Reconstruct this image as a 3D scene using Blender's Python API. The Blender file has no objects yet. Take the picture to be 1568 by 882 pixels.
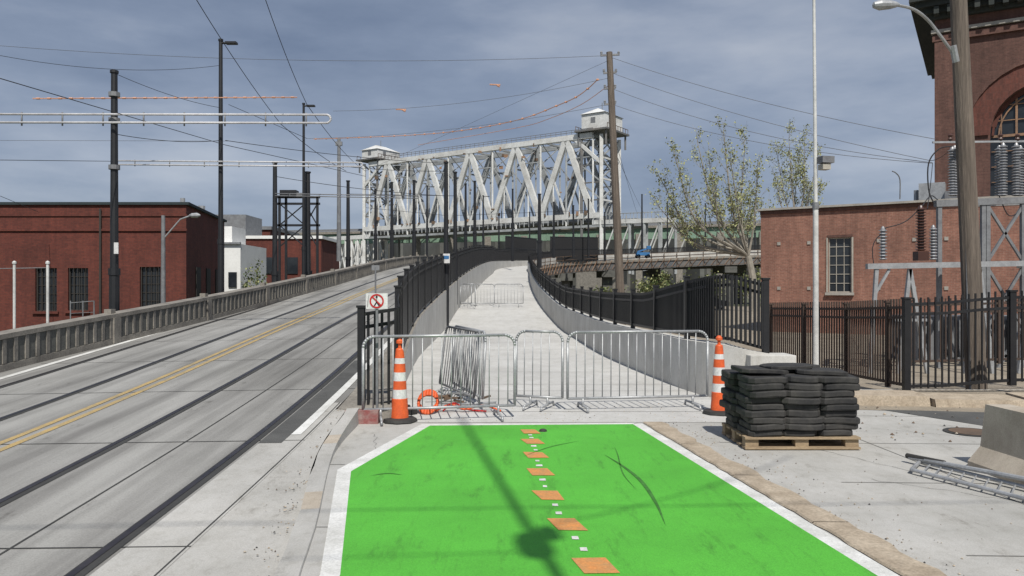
import bpy, math, random
from mathutils import Vector, Matrix, Quaternion
random.seed(7)
H=1.7; F=1200.0
V=Vector
def S(u,v,d):
    # site survey point: bearing, level reading and distance -> metres (x east, y north, z up)
    return V(((u-784)/F*d, d, H-(v-443)/F*d))

# ---------------------------------------------------------------- materials
def new_mat(name):
    m=bpy.data.materials.new(name); m.use_nodes=True
    nt=m.node_tree; b=nt.nodes['Principled BSDF']
    return m,nt,b
def N(nt,t,**k):
    n=nt.nodes.new(t)
    for a,v in k.items(): setattr(n,a,v)
    return n
def objvec(nt,scale=(1,1,1)):
    tc=N(nt,'ShaderNodeTexCoord'); mp=N(nt,'ShaderNodeMapping')
    mp.inputs['Scale'].default_value=scale
    nt.links.new(tc.outputs['Object'],mp.inputs['Vector'])
    return mp.outputs['Vector']
def noise(nt,vec,scale,detail=5,rough=.6):
    n=N(nt,'ShaderNodeTexNoise'); n.inputs['Scale'].default_value=scale
    n.inputs['Detail'].default_value=detail; n.inputs['Roughness'].default_value=rough
    nt.links.new(vec,n.inputs['Vector']); return n.outputs['Fac']
def ramp(nt,fac,stops):
    r=N(nt,'ShaderNodeValToRGB'); el=r.color_ramp.elements
    while len(el)<len(stops): el.new(.5)
    for e,(p,c) in zip(el,stops):
        e.position=p; e.color=(*c,1) if len(c)==3 else c
    nt.links.new(fac,r.inputs['Fac']); return r.outputs['Color']
def mixc(nt,fac,a,b,mode='MIX'):
    m=N(nt,'ShaderNodeMix',data_type='RGBA',blend_type=mode)
    for s,x in ((0,fac),(6,a),(7,b)):
        if isinstance(x,(int,float)): m.inputs[s].default_value=x
        elif isinstance(x,tuple): m.inputs[s].default_value=(*x,1)
        else: nt.links.new(x,m.inputs[s])
    return m.outputs[2]
def bump(nt,b,h,st=.3,dist=.02):
    bp=N(nt,'ShaderNodeBump'); bp.inputs['Strength'].default_value=st; bp.inputs['Distance'].default_value=dist
    nt.links.new(h,bp.inputs['Height']); nt.links.new(bp.outputs['Normal'],b.inputs['Normal'])
def sc(c,k): return tuple(min(1,x*k) for x in c)
def rough_mat(name,col,col2=None,s1=1.2,s2=25,rough=.85,bst=.25,dist=.01,metal=0,stretch=(1,1,1),dirt=.75):
    m,nt,b=new_mat(name); vec=objvec(nt,stretch)
    col2=col2 or sc(col,.72)
    big=noise(nt,vec,s1,6,.65); fine=noise(nt,vec,s2,4,.7)
    c=ramp(nt,big,[(.32,col2),(.62,col)])
    f=ramp(nt,fine,[(.3,(dirt,dirt,dirt)),(.65,(1.0,1.0,1.0))])
    c=mixc(nt,1.0,c,f,'MULTIPLY')
    nt.links.new(c,b.inputs['Base Color']); b.inputs['Roughness'].default_value=rough
    b.inputs['Metallic'].default_value=metal
    if bst: bump(nt,b,fine,bst,dist)
    return m
def slab_mat(name,col,col2,spots=(.50,.48,.45),s1=.6,vert=False):
    # weathered concrete: broad tone patches, blotchy stains, fine speckle
    m,nt,b=new_mat(name); vec=objvec(nt)
    big=noise(nt,vec,s1,7,.6); c=ramp(nt,big,[(.3,col2),(.64,col)])
    st=noise(nt,objvec(nt,(1,1,.2) if vert else (1,.45,1)),2.6,9,.78)
    c=mixc(nt,1.0,c,ramp(nt,st,[(.29,spots),(.42,(.90,.895,.88)),(.6,(1,1,1))]),'MULTIPLY')
    md=noise(nt,vec,9,6,.75); c=mixc(nt,1.0,c,ramp(nt,md,[(.3,(.86,.855,.84)),(.5,(1,1,1))]),'MULTIPLY')
    f=noise(nt,vec,95,4,.75); c=mixc(nt,1.0,c,ramp(nt,f,[(.28,(.74,.74,.74)),(.62,(1.02,1.02,1.02))]),'MULTIPLY')
    nt.links.new(c,b.inputs['Base Color']); b.inputs['Roughness'].default_value=.88; bump(nt,b,f,.3,.008)
    return m
def brick_mat(name,c1,c2,mort,bw=.21,bh=.075):
    m,nt,b=new_mat(name); tc=N(nt,'ShaderNodeTexCoord'); sp=N(nt,'ShaderNodeSeparateXYZ')
    nt.links.new(tc.outputs['Object'],sp.inputs[0])
    ad=N(nt,'ShaderNodeMath',operation='ADD'); nt.links.new(sp.outputs[0],ad.inputs[0]); nt.links.new(sp.outputs[1],ad.inputs[1])
    cb=N(nt,'ShaderNodeCombineXYZ'); nt.links.new(ad.outputs[0],cb.inputs[0]); nt.links.new(sp.outputs[2],cb.inputs[1])
    br=N(nt,'ShaderNodeTexBrick'); nt.links.new(cb.outputs[0],br.inputs['Vector'])
    br.inputs['Scale'].default_value=1; br.inputs['Brick Width'].default_value=bw; br.inputs['Row Height'].default_value=bh
    br.inputs['Mortar Size'].default_value=.007; br.inputs['Mortar Smooth'].default_value=.3
    br.inputs['Color1'].default_value=(*c1,1); br.inputs['Color2'].default_value=(*c2,1); br.inputs['Mortar'].default_value=(*mort,1)
    nz=noise(nt,tc.outputs['Object'],.35,7,.7); r=ramp(nt,nz,[(.3,(.64,.62,.62)),(.65,(1.1,1.06,1.04))])
    sv=objvec(nt,(3,3,.25)); nz2=noise(nt,sv,1.3,5,.7); r2=ramp(nt,nz2,[(.35,(.76,.76,.76)),(.6,(1,1,1))])
    c=mixc(nt,1.0,mixc(nt,1.0,br.outputs['Color'],r,'MULTIPLY'),r2,'MULTIPLY')
    nf=noise(nt,tc.outputs['Object'],9,3,.8); c=mixc(nt,1.0,c,ramp(nt,nf,[(.3,(.74,.74,.74)),(.7,(1.16,1.16,1.16))]),'MULTIPLY')
    nt.links.new(c,b.inputs['Base Color']); b.inputs['Roughness'].default_value=.9
    bump(nt,b,br.outputs['Fac'],-.3,.01)
    return m
M={}
M['concrete']=slab_mat('concrete_slab',(.50,.49,.465),(.38,.375,.355))
M['concrete_new']=slab_mat('concrete_new',(.60,.595,.575),(.49,.485,.47),(.74,.73,.71),.35)
M['conc_wall']=slab_mat('concrete_wall',(.64,.63,.60),(.50,.49,.465),(.66,.65,.62),.9,True)
M['conc_jersey']=slab_mat('concrete_jersey',(.52,.46,.38),(.36,.31,.25),(.5,.38,.28),1.6,True)
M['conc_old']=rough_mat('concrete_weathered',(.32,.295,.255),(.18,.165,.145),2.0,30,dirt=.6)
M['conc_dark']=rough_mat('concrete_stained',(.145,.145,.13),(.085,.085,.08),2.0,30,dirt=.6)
M['kerb_tan']=rough_mat('kerb_tan',(.50,.42,.32),(.34,.275,.20),4,40,dirt=.62)
M['asphalt']=rough_mat('asphalt',(.11,.11,.105),(.07,.07,.067),2,90,dirt=.6)
M['dirt']=rough_mat('dirt',(.36,.31,.24),(.24,.20,.15),1.2,30,dirt=.6)
M['ground']=rough_mat('ground_mix',(.16,.15,.10),(.08,.10,.04),.05,3,dirt=.6)
M['joint']=rough_mat('joint_dark',(.05,.05,.048),bst=0)
M['joint2']=rough_mat('joint_mid',(.24,.235,.22),bst=0)
M['white_paint']=rough_mat('white_paint',(.76,.76,.74),(.54,.54,.51),3,60,dirt=.72)
M['white_wall']=rough_mat('white_wall_paint',(.80,.80,.78),(.68,.68,.66),.6,8,dirt=.9,bst=0)
M['yellow_paint']=rough_mat('yellow_paint',(.52,.37,.15),(.34,.28,.17),4,60,dirt=.55)
M['orange_paint']=rough_mat('orange_paint',(.68,.28,.08),(.46,.27,.11),9,60,dirt=.7)
M['red_paint']=rough_mat('red_kerb_paint',(.27,.08,.075),(.34,.25,.23),8,30)
M['rubber']=rough_mat('rubber_black',(.020,.020,.021),(.055,.052,.048),5,30,rough=.8)
M['steel_rail']=rough_mat('rail_steel',(.10,.085,.085),(.05,.045,.05),4,30,rough=.4,metal=.7,bst=0)
M['black']=rough_mat('black_powder_coat',(.012,.012,.014),(.02,.02,.021),4,30,rough=.45,bst=0)
M['black_pole']=rough_mat('black_pole',(.014,.015,.018),(.02,.021,.024),2,10,rough=.5,bst=0)
M['galv']=rough_mat('galvanised_steel',(.46,.47,.48),(.33,.34,.35),6,40,rough=.45,metal=.35,bst=0)
M['galv_dark']=rough_mat('galvanised_dull',(.25,.26,.27),(.17,.17,.18),3,20,rough=.6,metal=.2,bst=0)
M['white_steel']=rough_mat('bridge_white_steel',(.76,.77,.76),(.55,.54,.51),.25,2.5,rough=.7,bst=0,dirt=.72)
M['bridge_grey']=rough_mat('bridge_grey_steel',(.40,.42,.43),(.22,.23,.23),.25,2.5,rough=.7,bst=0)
M['bridge_dark']=rough_mat('bridge_dark_steel',(.12,.13,.14),(.2,.18,.16),.25,2.5,rough=.7,bst=0)
M['rust']=rough_mat('rusty_steel',(.16,.105,.07),(.085,.065,.05),.8,8,bst=0)
M['rust_lt']=rough_mat('rust_patches',(.34,.20,.12),(.2,.13,.09),.8,8,bst=0)
M['green_steel']=rough_mat('green_girder',(.24,.36,.27),(.18,.28,.21),.1,2,bst=0)
M['orange']=rough_mat('cone_orange',(.80,.13,.03),(.60,.10,.03),7,40,rough=.5,bst=0,dirt=.78)
M['reflective']=rough_mat('reflective_band',(.75,.75,.74),(.6,.6,.6),8,40,rough=.4,bst=0)
M['cable_orange']=rough_mat('cable_orange',(.72,.38,.24),bst=0)
M['wire']=rough_mat('wire_dark',(.03,.03,.035),bst=0)
M['wire_grey']=rough_mat('wire_grey',(.16,.165,.18),bst=0)
M['pipe_white']=rough_mat('fibreglass_pipe',(.62,.62,.63),(.5,.49,.5),2,10,rough=.4,bst=0)
M['wood_pole']=rough_mat('weathered_pole_wood',(.22,.18,.145),(.10,.08,.065),2.2,14,stretch=(6,6,.25),dist=.03,bst=.5,dirt=.5)
M['wood']=rough_mat('pallet_wood',(.42,.32,.20),(.30,.22,.14),3,30,stretch=(1,5,5),dirt=.6)
M['white_pole']=rough_mat('white_pole_paint',(.72,.72,.70),(.55,.55,.53),2,12,rough=.5,bst=0)
M['glass']=rough_mat('dark_glass',(.02,.024,.03),(.035,.04,.045),1,5,rough=.12,bst=0)
M['frame_tan']=rough_mat('window_frame_tan',(.46,.43,.37))
M['frame_dark']=rough_mat('window_frame_bronze',(.05,.045,.04),bst=0)
M['stone']=rough_mat('limestone_trim',(.42,.40,.36),(.30,.28,.25),2,20)
M['dark_roof']=rough_mat('roof_dark',(.03,.045,.05))
M['cornice']=rough_mat('cornice_dark_green',(.03,.038,.036),(.055,.06,.055),1,10)
M['insul_brown']=rough_mat('porcelain_brown',(.08,.035,.025),rough=.3,bst=0)
M['insul_grey']=rough_mat('porcelain_grey',(.30,.31,.33),rough=.35,bst=0)
M['rust_fence']=rough_mat('brown_fence_paint',(.055,.04,.032),(.09,.055,.04),5,30,rough=.7,bst=0)
M['blue']=rough_mat('blue_paint',(.05,.20,.45),bst=0)
M['sign_red']=rough_mat('sign_red',(.6,.02,.02),bst=0)
M['car_dark']=rough_mat('car_paint_dark',(.03,.035,.04),rough=.25,bst=0)
M['car_white']=rough_mat('car_paint_white',(.6,.6,.6),rough=.25,bst=0)
M['bark']=rough_mat('bark',(.36,.33,.28),(.22,.20,.165),2,12)
M['leaf_a']=rough_mat('leaf_spring',(.42,.43,.20),(.32,.34,.15),.6,4,bst=0)
M['leaf_b']=rough_mat('leaf_spring_dark',(.25,.27,.12),(.18,.20,.09),.6,4,bst=0)
M['leaf_g']=rough_mat('shrub_leaf',(.10,.15,.04),(.06,.09,.025),.6,4,bst=0)
M['hill']=rough_mat('far_woods',(.15,.15,.14),(.105,.11,.10),.03,.2,bst=0)
M['brick_l']=brick_mat('brick_red',(.165,.042,.028),(.12,.030,.022),(.10,.045,.035))
M['brick_r']=brick_mat('brick_brown',(.35,.17,.122),(.26,.12,.088),(.32,.23,.18))
M['brick_t']=brick_mat('brick_tower',(.165,.083,.066),(.125,.062,.05),(.15,.10,.08))
M['arch']=brick_mat('brick_arch',(.18,.062,.045),(.13,.05,.038),(.14,.07,.055),.1,.3)

# green lane paint
m,nt,b=new_mat('green_lane_paint'); vec=objvec(nt)
a=noise(nt,vec,.9,7,.65); f=noise(nt,vec,110,3,.7); st=noise(nt,objvec(nt,(2.2,.5,1)),2.2,9,.78); sc2=noise(nt,vec,14,6,.8); sc3=noise(nt,objvec(nt,(1,.12,1)),9,6,.8)
c=ramp(nt,a,[(.3,(.078,.37,.032)),(.7,(.10,.485,.042))])
c=mixc(nt,1.0,c,ramp(nt,f,[(.3,(.72,.74,.72)),(.6,(1.02,1.02,1.02))]),'MULTIPLY')
c=mixc(nt,1.0,c,ramp(nt,st,[(.30,(.64,.60,.62)),(.46,(1,1,1))]),'MULTIPLY')
c=mixc(nt,1.0,c,ramp(nt,sc3,[(.30,(.82,.80,.80)),(.45,(1,1,1))]),'MULTIPLY')
c=mixc(nt,ramp(nt,sc2,[(.66,(0,0,0)),(.76,(.55,.55,.55))]),c,(.18,.38,.13))
nt.links.new(c,b.inputs['Base Color']); b.inputs['Roughness'].default_value=.75; bump(nt,b,f,.4,.01)
M['green']=m
M['green_mark']=rough_mat('tyre_mark',(.035,.14,.02),(.06,.26,.03),9,70)
# road concrete with streaks along the lane
m,nt,b=new_mat('road_concrete'); vec=objvec(nt)
a=noise(nt,objvec(nt,(1.5,.05,1)),1.6,6,.6); f=noise(nt,vec,70,4,.75); g=noise(nt,vec,.35,6,.6); q=noise(nt,objvec(nt,(1,.35,1)),3,9,.8)
c=ramp(nt,a,[(.33,(.185,.18,.17)),(.62,(.345,.34,.322))])
c=mixc(nt,1.0,c,ramp(nt,f,[(.3,(.72,.72,.72)),(.65,(1.02,1.02,1.02))]),'MULTIPLY')
c=mixc(nt,1.0,c,ramp(nt,g,[(.3,(.80,.80,.79)),(.6,(1.05,1.05,1.05))]),'MULTIPLY')
c=mixc(nt,1.0,c,ramp(nt,q,[(.29,(.52,.51,.49)),(.42,(1,1,1))]),'MULTIPLY')
nt.links.new(c,b.inputs['Base Color']); b.inputs['Roughness'].default_value=.85; bump(nt,b,f,.3,.01)
M['road']=m

# ---------------------------------------------------------------- mesh builder
class MB:
    def __init__(s): s.v=[];s.f=[];s.m=[];s.mats=[]
    def mi(s,k):
        if k not in s.mats: s.mats.append(k)
        return s.mats.index(k)
    def face(s,pts,k):
        n=len(s.v); s.v.extend([tuple(p) for p in pts]); s.f.append(tuple(range(n,n+len(pts)))); s.m.append(s.mi(k))
    def add(s,vs,fs,k):
        n=len(s.v); s.v.extend([tuple(p) for p in vs]); i=s.mi(k)
        for f in fs: s.f.append(tuple(n+j for j in f)); s.m.append(i)
    def box(s,c,sz,k,rz=0):
        x,y,z=sz[0]/2,sz[1]/2,sz[2]/2; cs,sn=math.cos(rz),math.sin(rz); vs=[]
        for dz in(-z,z):
            for dx,dy in((-x,-y),(x,-y),(x,y),(-x,y)):
                vs.append((c[0]+dx*cs-dy*sn,c[1]+dx*sn+dy*cs,c[2]+dz))
        s.add(vs,[(3,2,1,0),(4,5,6,7),(0,1,5,4),(1,2,6,5),(2,3,7,6),(3,0,4,7)],k)
    def beam(s,a,b,w,h,k):
        a=V(a);b=V(b);d=(b-a)
        if d.length<1e-6:return
        d.normalize(); up=V((0,0,1)) if abs(d.z)<.98 else V((0,1,0))
        sd=d.cross(up).normalized(); u2=sd.cross(d).normalized()
        vs=[p+sd*x*w/2+u2*y*h/2 for p in(a,b) for x,y in((-1,-1),(1,-1),(1,1),(-1,1))]
        s.add(vs,[(3,2,1,0),(4,5,6,7),(0,1,5,4),(1,2,6,5),(2,3,7,6),(3,0,4,7)],k)
    def tube(s,a,b,r,k,n=6,r2=None):
        a=V(a);b=V(b);d=b-a
        if d.length<1e-6:return
        r2=r if r2 is None else r2; d.normalize()
        up=V((0,0,1)) if abs(d.z)<.95 else V((1,0,0))
        sd=d.cross(up).normalized(); u2=sd.cross(d)
        vs=[]
        for p,q in((a,r),(b,r2)):
            for i in range(n):
                t=2*math.pi*i/n; vs.append(p+sd*math.cos(t)*q+u2*math.sin(t)*q)
        fs=[(i,(i+1)%n,n+(i+1)%n,n+i) for i in range(n)]+[tuple(range(n-1,-1,-1)),tuple(range(n,2*n))]
        s.add(vs,fs,k)
    def pline(s,pts,r,k,n=5):
        for a,b in zip(pts,pts[1:]): s.tube(a,b,r,k,n)
    def lathe(s,c,prof,k,n=16,axis=None):
        c=V(c); ax=(V(axis).normalized() if axis is not None else V((0,0,1)))
        up=V((1,0,0)) if abs(ax.x)<.9 else V((0,1,0)); sd=ax.cross(up).normalized(); u2=ax.cross(sd)
        for p,q in zip(prof,prof[1:]):
            kk=q[2] if len(q)>2 else k; vs=[]
            for r,z in(p[:2],q[:2]):
                for i in range(n):
                    t=2*math.pi*i/n; vs.append(c+ax*z+sd*math.cos(t)*r+u2*math.sin(t)*r)
            s.add(vs,[(i,(i+1)%n,n+(i+1)%n,n+i) for i in range(n)],kk)
        r,z=prof[-1][:2]; s.face([c+ax*z+sd*math.cos(2*math.pi*i/n)*r+u2*math.sin(2*math.pi*i/n)*r for i in range(n)],k)
    def obj(s,name,smooth=False,mtx=None,bevel=0):
        me=bpy.data.meshes.new(name); me.from_pydata(s.v,[],s.f)
        for k in s.mats: me.materials.append(M[k])
        me.polygons.foreach_set('material_index',s.m)
        if smooth: me.polygons.foreach_set('use_smooth',[True]*len(s.f))
        me.update(); o=bpy.data.objects.new(name,me); bpy.context.scene.collection.objects.link(o)
        if mtx is not None: o.matrix_world=mtx
        if bevel:
            bm=o.modifiers.new('bevel','BEVEL'); bm.width=bevel; bm.segments=2; bm.limit_method='ANGLE'
        return o
def cr(pts,n=6):
    out=[]; P=[2*pts[0]-pts[1]]+list(pts)+[2*pts[-1]-pts[-2]]
    for i in range(1,len(P)-2):
        a,b,c,d=P[i-1],P[i],P[i+1],P[i+2]
        for j in range(n):
            t=j/n; out.append(.5*((2*b)+(c-a)*t+(2*a-5*b+4*c-d)*t*t+(3*b-a-3*c+d)*t**3))
    out.append(P[-2]); return out
def resample(pts,step):
    out=[pts[0].copy()]; acc=0
    for a,b in zip(pts,pts[1:]):
        L=(b-a).length; 
        if L<1e-9: continue
        t=step-acc
        while t<=L: out.append(a+(b-a)*(t/L)); t+=step
        acc=L-(t-step)
    return out

# ---------------------------------------------------------------- alignment tables
T=[((-9.0,-6,-.36),(-2.3,-6,-.3)),
((-9.0,3,-.34),(-2.3,3,-.27)),
((-8.95,5.1,-.24),(-2.3,5.1,-.17)),
((-8.85,8,-.06),(-2.25,8,.03)),
((-8.8,10,.06),(-2.25,10,.17)),
((-8.75,12.5,.22),(-2.3,12.5,.33)),
((-8.7,14.5,.36),(-2.35,14.5,.47)),
((-8.4,20,.74),(-2.5,20,.85)),
((-8.2,25,1.1),(-2.55,25,1.2)),
((-8.05,30,1.48),(-2.6,30,1.55)),
((-7.9,38,2.08),(-2.6,38,2.12)),
((-7.9,50,2.95),(-2.4,50,2.97)),
((-8.0,62,3.65),(-2.2,62,3.65)),
((-7.8,72,4.15),(-1.9,72,4.15)),
((-7.2,84,4.6),(-1.4,84,4.6)),
((-4.5,102,5.2),(2.0,99,5.2)),
((4,116,5.7),(9,110,5.7)),
((17,125,6.2),(20,118,6.2)),
((33,129,6.7),(34,122,6.7)),
((60,133,7.2),(60,126,7.2)),
((100,135,7.5),(100,128,7.5))]
Lp=cr([V(t[0]) for t in T]); Rp=cr([V(t[1]) for t in T])
PT=[((-1.42,10),(3.6,10),0),((-1.72,12.5),(3.05,12.5),0),((-1.95,14.5),(2.78,14.5),0),((-2.35,20),(2.35,20),0.0),
((-2.45,25),(2.1,25),.08),((-2.5,30),(1.8,30),.24),((-2.5,38),(1.4,38),.88),((-2.3,50),(1.3,50),1.65),((-2.1,62),(1.4,62),2.45),
((-1.8,72),(1.6,72),3.1),((-1.3,84),(1.9,84),3.9),((2.1,98.9),(5,95),4.7),((9.1,109.8),(11.5,105),5.4),((20.1,117.8),(21.5,112),6.0),
((34.1,121.8),(35,116),6.6),((60,125.8),(60,120),7.1),((100,127.8),(100,122),7.5)]
PL=cr([V((*a,z+.004)) for a,b_,z in PT]); PE=cr([V((*b_,z+.004)) for a,b_,z in PT])
def strip(mb,A,B,k,dz=0):
    for i in range(len(A)-1):
        mb.face([(A[i].x,A[i].y,A[i].z+dz),(B[i].x,B[i].y,B[i].z+dz),(B[i+1].x,B[i+1].y,B[i+1].z+dz),(A[i+1].x,A[i+1].y,A[i+1].z+dz)],k)
def off(f,A=Lp,B=Rp):
    out=[]
    for a,b in zip(A,B):
        d=(a-b); L=d.length; out.append(b+d*(f/L))
    return out

# ---------------------------------------------------------------- ground
mb=MB(); mb.face([(-3000,-300,-.62),(3000,-300,-.62),(3000,4000,-.62),(-3000,4000,-.62)],'ground'); mb.obj('ground')
mb=MB()
mb.face([(3.9,13.3,-.45),(60,13.3,-.45),(60,60,-.45),(5,60,-.45)],'dirt')
mb.face([(5,60,-.45),(60,60,-.45),(60,108,-.45),(5,92,-.45)],'dirt'); mb.obj('gravel_yard_ground')

# road
mb=MB(); strip(mb,Lp,Rp,'road')
C=cr([V((-1.2,-6,-.3)),V((-1.35,3,-.27)),V((-1.5,5.1,-.17)),V((-2.0,8,.0)),V((-2.12,10,.16))])
Cn=C; Rn=Rp[:len(Cn)]
for i in range(len(Rn)-1):
    mb.face([Rn[i],Cn[i],Cn[i+1],Rn[i+1]],'concrete')
O46=off(.46)
strip(mb,O46[:26],Rp[:26],'concrete',.003)
mb.obj('road')
def band(f,w,k,dz,name=None,mbx=None,i0=0,i1=None):
    m2=mbx or MB(); A=off(f+w/2)[i0:i1]; B=off(f-w/2)[i0:i1]; strip(m2,A,B,k,dz)
    if name: m2.obj(name)
mb=MB()
for f in(.56,2.01,4.10,5.53):
    band(f,.135,'joint',.006,mbx=mb); band(f+.025,.055,'steel_rail',.010,mbx=mb)
mb.obj('streetcar_rails')
mb=MB()
band(3.14,.09,'yellow_paint',.006,mbx=mb); band(3.33,.09,'yellow_paint',.006,mbx=mb)
band(6.02,.13,'white_paint',.006,mbx=mb)
band(.16,.11,'white_paint',.008,mbx=mb,i0=20,i1=48)
mb.obj('road_markings')
mb=MB()
LL=resample(Lp,2.9)
for p in LL[2:30]:
    q=min(Rp,key=lambda r:abs(r.y-p.y))
    i=Rp.index(q); 
    if i+1<len(Rp) and p.y>q.y: r2=Rp[i+1]; a=q
    else: r2=q; a=Rp[i-1]
    t=(p.y-a.y)/max(1e-6,(r2.y-a.y)); q=a+(r2-a)*t
    pp=p+(q-p)*.02
    mb.face([pp+V((0,-.01,.0045)),q+V((0,-.01,.0045)),q+V((0,.01,.0045)),pp+V((0,.01,.0045))],'joint')
A=off(1.28); B=off(1.30); strip(mb,A[:60],B[:60],'joint',.0045)
A=off(.02); B=off(.035); strip(mb,A[:26],B[:26],'joint',.0045)
mb.obj('road_joints')
mb=MB(); strip(mb,[p for p in off(.47) if 8.2<p.y<14],[p for p in off(.22) if 8.2<p.y<14],'asphalt',.0055)
mb.face([(-2.42,8.3,.045),(-2.15,8.5,.04),(-2.2,9.2,.095),(-2.45,9.2,.105)],'asphalt'); mb.obj('asphalt_patch')

# kerb of the island
mb=MB()
for i in range(len(Cn)-1):
    a,b_=Cn[i],Cn[i+1]
    za=max(.012,a.z+.03); zb=max(.012,b_.z+.03)
    ja=.008*math.sin(i*2.3); jb=.008*math.sin((i+1)*2.3)
    mb.face([(a.x+ja,a.y,a.z-.1),(a.x+.02+ja,a.y,za-.01),(b_.x+.02+jb,b_.y,zb-.01),(b_.x+jb,b_.y,b_.z-.1)],'conc_old')
    mb.face([(a.x+.02+ja,a.y,za-.01),(a.x+.17,a.y,za),(b_.x+.17,b_.y,zb),(b_.x+.02+jb,b_.y,zb-.01)],'conc_jersey' if i%5==4 else 'concrete')
    mb.face([(a.x+.17,a.y,za),(a.x+.185,a.y,-.02),(b_.x+.185,b_.y,-.02),(b_.x+.17,b_.y,zb)],'concrete')
mb.box((-1.90,10.0,.07),(.42,.24,.20),'red_paint')
mb.obj('kerb')
# plaza slab (pavement)
mb=MB()
pts=[(c.x+.178,c.y,0) for c in Cn]
for a,b_ in zip(pts,pts[1:]): mb.face([a,(9.5,a[1],0),(9.5,b_[1],0),b_],'concrete')
mb.face([(-1.942,10,0),(9.5,10,0),(9.5,13.3,0),(-1.85,13.3,0)],'concrete')
mb.face([(2.9,13.3,0),(9.5,13.3,0),(9.5,13.3,-.6),(2.9,13.3,-.6)],'conc_old')
mb.face([(9.5,-6,0),(30,-6,0),(30,13.3,0),(9.5,13.3,0)],'dirt')
mb.obj('pavement')
mb=MB()
def jl(x0,y0,x1,y1,w=.007,k='joint2',z=.003):
    a=V((x0,y0,z));b_=V((x1,y1,z));d=(b_-a).normalized();n=V((-d.y,d.x,0))*w
    mb.face([a-n,b_-n,b_+n,a+n],k)
def crack(x0,y0,x1,y1,seed,w=.003):
    r=random.Random(seed); n=18; P=[]
    for i in range(n+1):
        t=i/n; P.append((x0+(x1-x0)*t+r.uniform(-.025,.025),y0+(y1-y0)*t+r.uniform(-.025,.025)))
    for p,q in zip(P,P[1:]): jl(*p,*q,w*r.uniform(.4,1),'joint')
for y in(3.2,5.0,6.9,8.7,10.6): jl(2.9 if y<8 else 2.3,y,9.4,y-.25)
for x in(4.2,6.3,8.2): jl(x,2.5,x-.4,12.2)
crack(2.75,9.3,3.9,7.0,1); crack(3.2,7.0,4.4,6.0,2,.0025); crack(4.4,9.6,6.3,8.2,3,.0025); crack(-1.6,9.2,-1.40,7.9,4,.0025)
for y in(5.6,7.6): jl(-1.5 if y<6 else -1.78,y,-1.12 if y<6 else -1.62,y)
mb.obj('pavement_joints')
# grit and small debris
mb=MB(); rg=random.Random(31)
def grit(x,y,z,s_):
    n=5; a0=rg.random()*6; pts=[(x+s_*math.cos(a0+i*1.257)*rg.uniform(.6,1),y+s_*math.sin(a0+i*1.257)*rg.uniform(.6,1),z) for i in range(n)]
    top=(x,y,z+s_*.7)
    k=rg.choice(['conc_old','rubber','kerb_tan','rust','conc_jersey'])
    for i in range(n): mb.face([pts[i],pts[(i+1)%n],top],k)
for _ in range(260):
    y=rg.uniform(4.3,10); i=min(range(len(Cn)),key=lambda j:abs(Cn[j].y-y)); grit(Cn[i].x-abs(rg.gauss(0,.12))-.02,y,Cn[i].z+.005,rg.uniform(.004,.014))
for _ in range(240):
    y=rg.uniform(4.5,10); grit(2.25-(y-4.5)*.09+.18+abs(rg.gauss(0,.25)),y,.004,rg.uniform(.003,.012))
for _ in range(200): grit(rg.uniform(-1.2,3.3),rg.uniform(9.95,11.8),.004,rg.uniform(.004,.016))
for _ in range(220): grit(rg.uniform(4.2,9),rg.uniform(8.5,12.5),.006,rg.uniform(.006,.03))
for _ in range(120): grit(rg.uniform(2.6,5),rg.uniform(5,9.5),.004,rg.uniform(.003,.01))
mb.obj('gravel_debris')
mb=MB()
mb.lathe((5.45,9.3,.006),[(.30,0),(.30,.004)],'joint',24); mb.lathe((5.45,9.3,.011),[(.24,0),(.24,.004)],'rust',24); mb.obj('manhole_cover')
# dirt on right
mb=MB(); mb.face([(4.6,11.1,.004),(9.4,10.2,.004),(9.4,13.2,.004),(4.3,13.2,.004)],'dirt')
mb.face([(6.1,9.3,.0045),(9.4,8.6,.0045),(9.4,10.3,.0045),(5.2,11.05,.0045)],'asphalt')
mb.obj('dirt_patch')
mb=MB()
rk=random.Random(2); x=4.4
while x<9.3:
    L_=rk.uniform(.9,1.7); hh=rk.uniform(.10,.15)
    n=7; top=[];bot=[]
    yb=11.75-(x-4.6)*.13
    for i in range(n+1):
        xx=x+L_*i/n; top.append((xx,yb-.13*(xx-x)-.22+rk.uniform(-.05,.05))); bot.append((xx,yb-.13*(xx-x)+.3+rk.uniform(-.04,.04)))
    for i in range(n):
        a,b_,c,d=top[i],top[i+1],bot[i+1],bot[i]
        mb.face([(*a,hh),(*b_,hh),(*c,hh+.02),(*d,hh+.02)],'kerb_tan'); mb.face([(a[0],a[1]-.03,0),(b_[0],b_[1]-.03,0),(*b_,hh),(*a,hh)],'kerb_tan')
    mb.face([(*top[0],0),(*top[0],hh),(*bot[0],hh+.02),(*bot[0],0)],'kerb_tan'); mb.face([(*top[-1],0),(*bot[-1],0),(*bot[-1],hh+.02),(*top[-1],hh)],'kerb_tan')
    x+=L_+.03
mb.obj('broken_kerb')

# cycle path
mb=MB(); strip(mb,PL,PE,'concrete_new'); mb.obj('cycle_path')
mb=MB()
for a,b_ in zip(PL[2:52:3],PE[2:52:3]):
    mb.face([a+V((0,-.008,.004)),b_+V((0,-.008,.004)),b_+V((0,.008,.004)),a+V((0,.008,.004))],'joint2')
mb.obj('cycle_path_joints')

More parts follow.
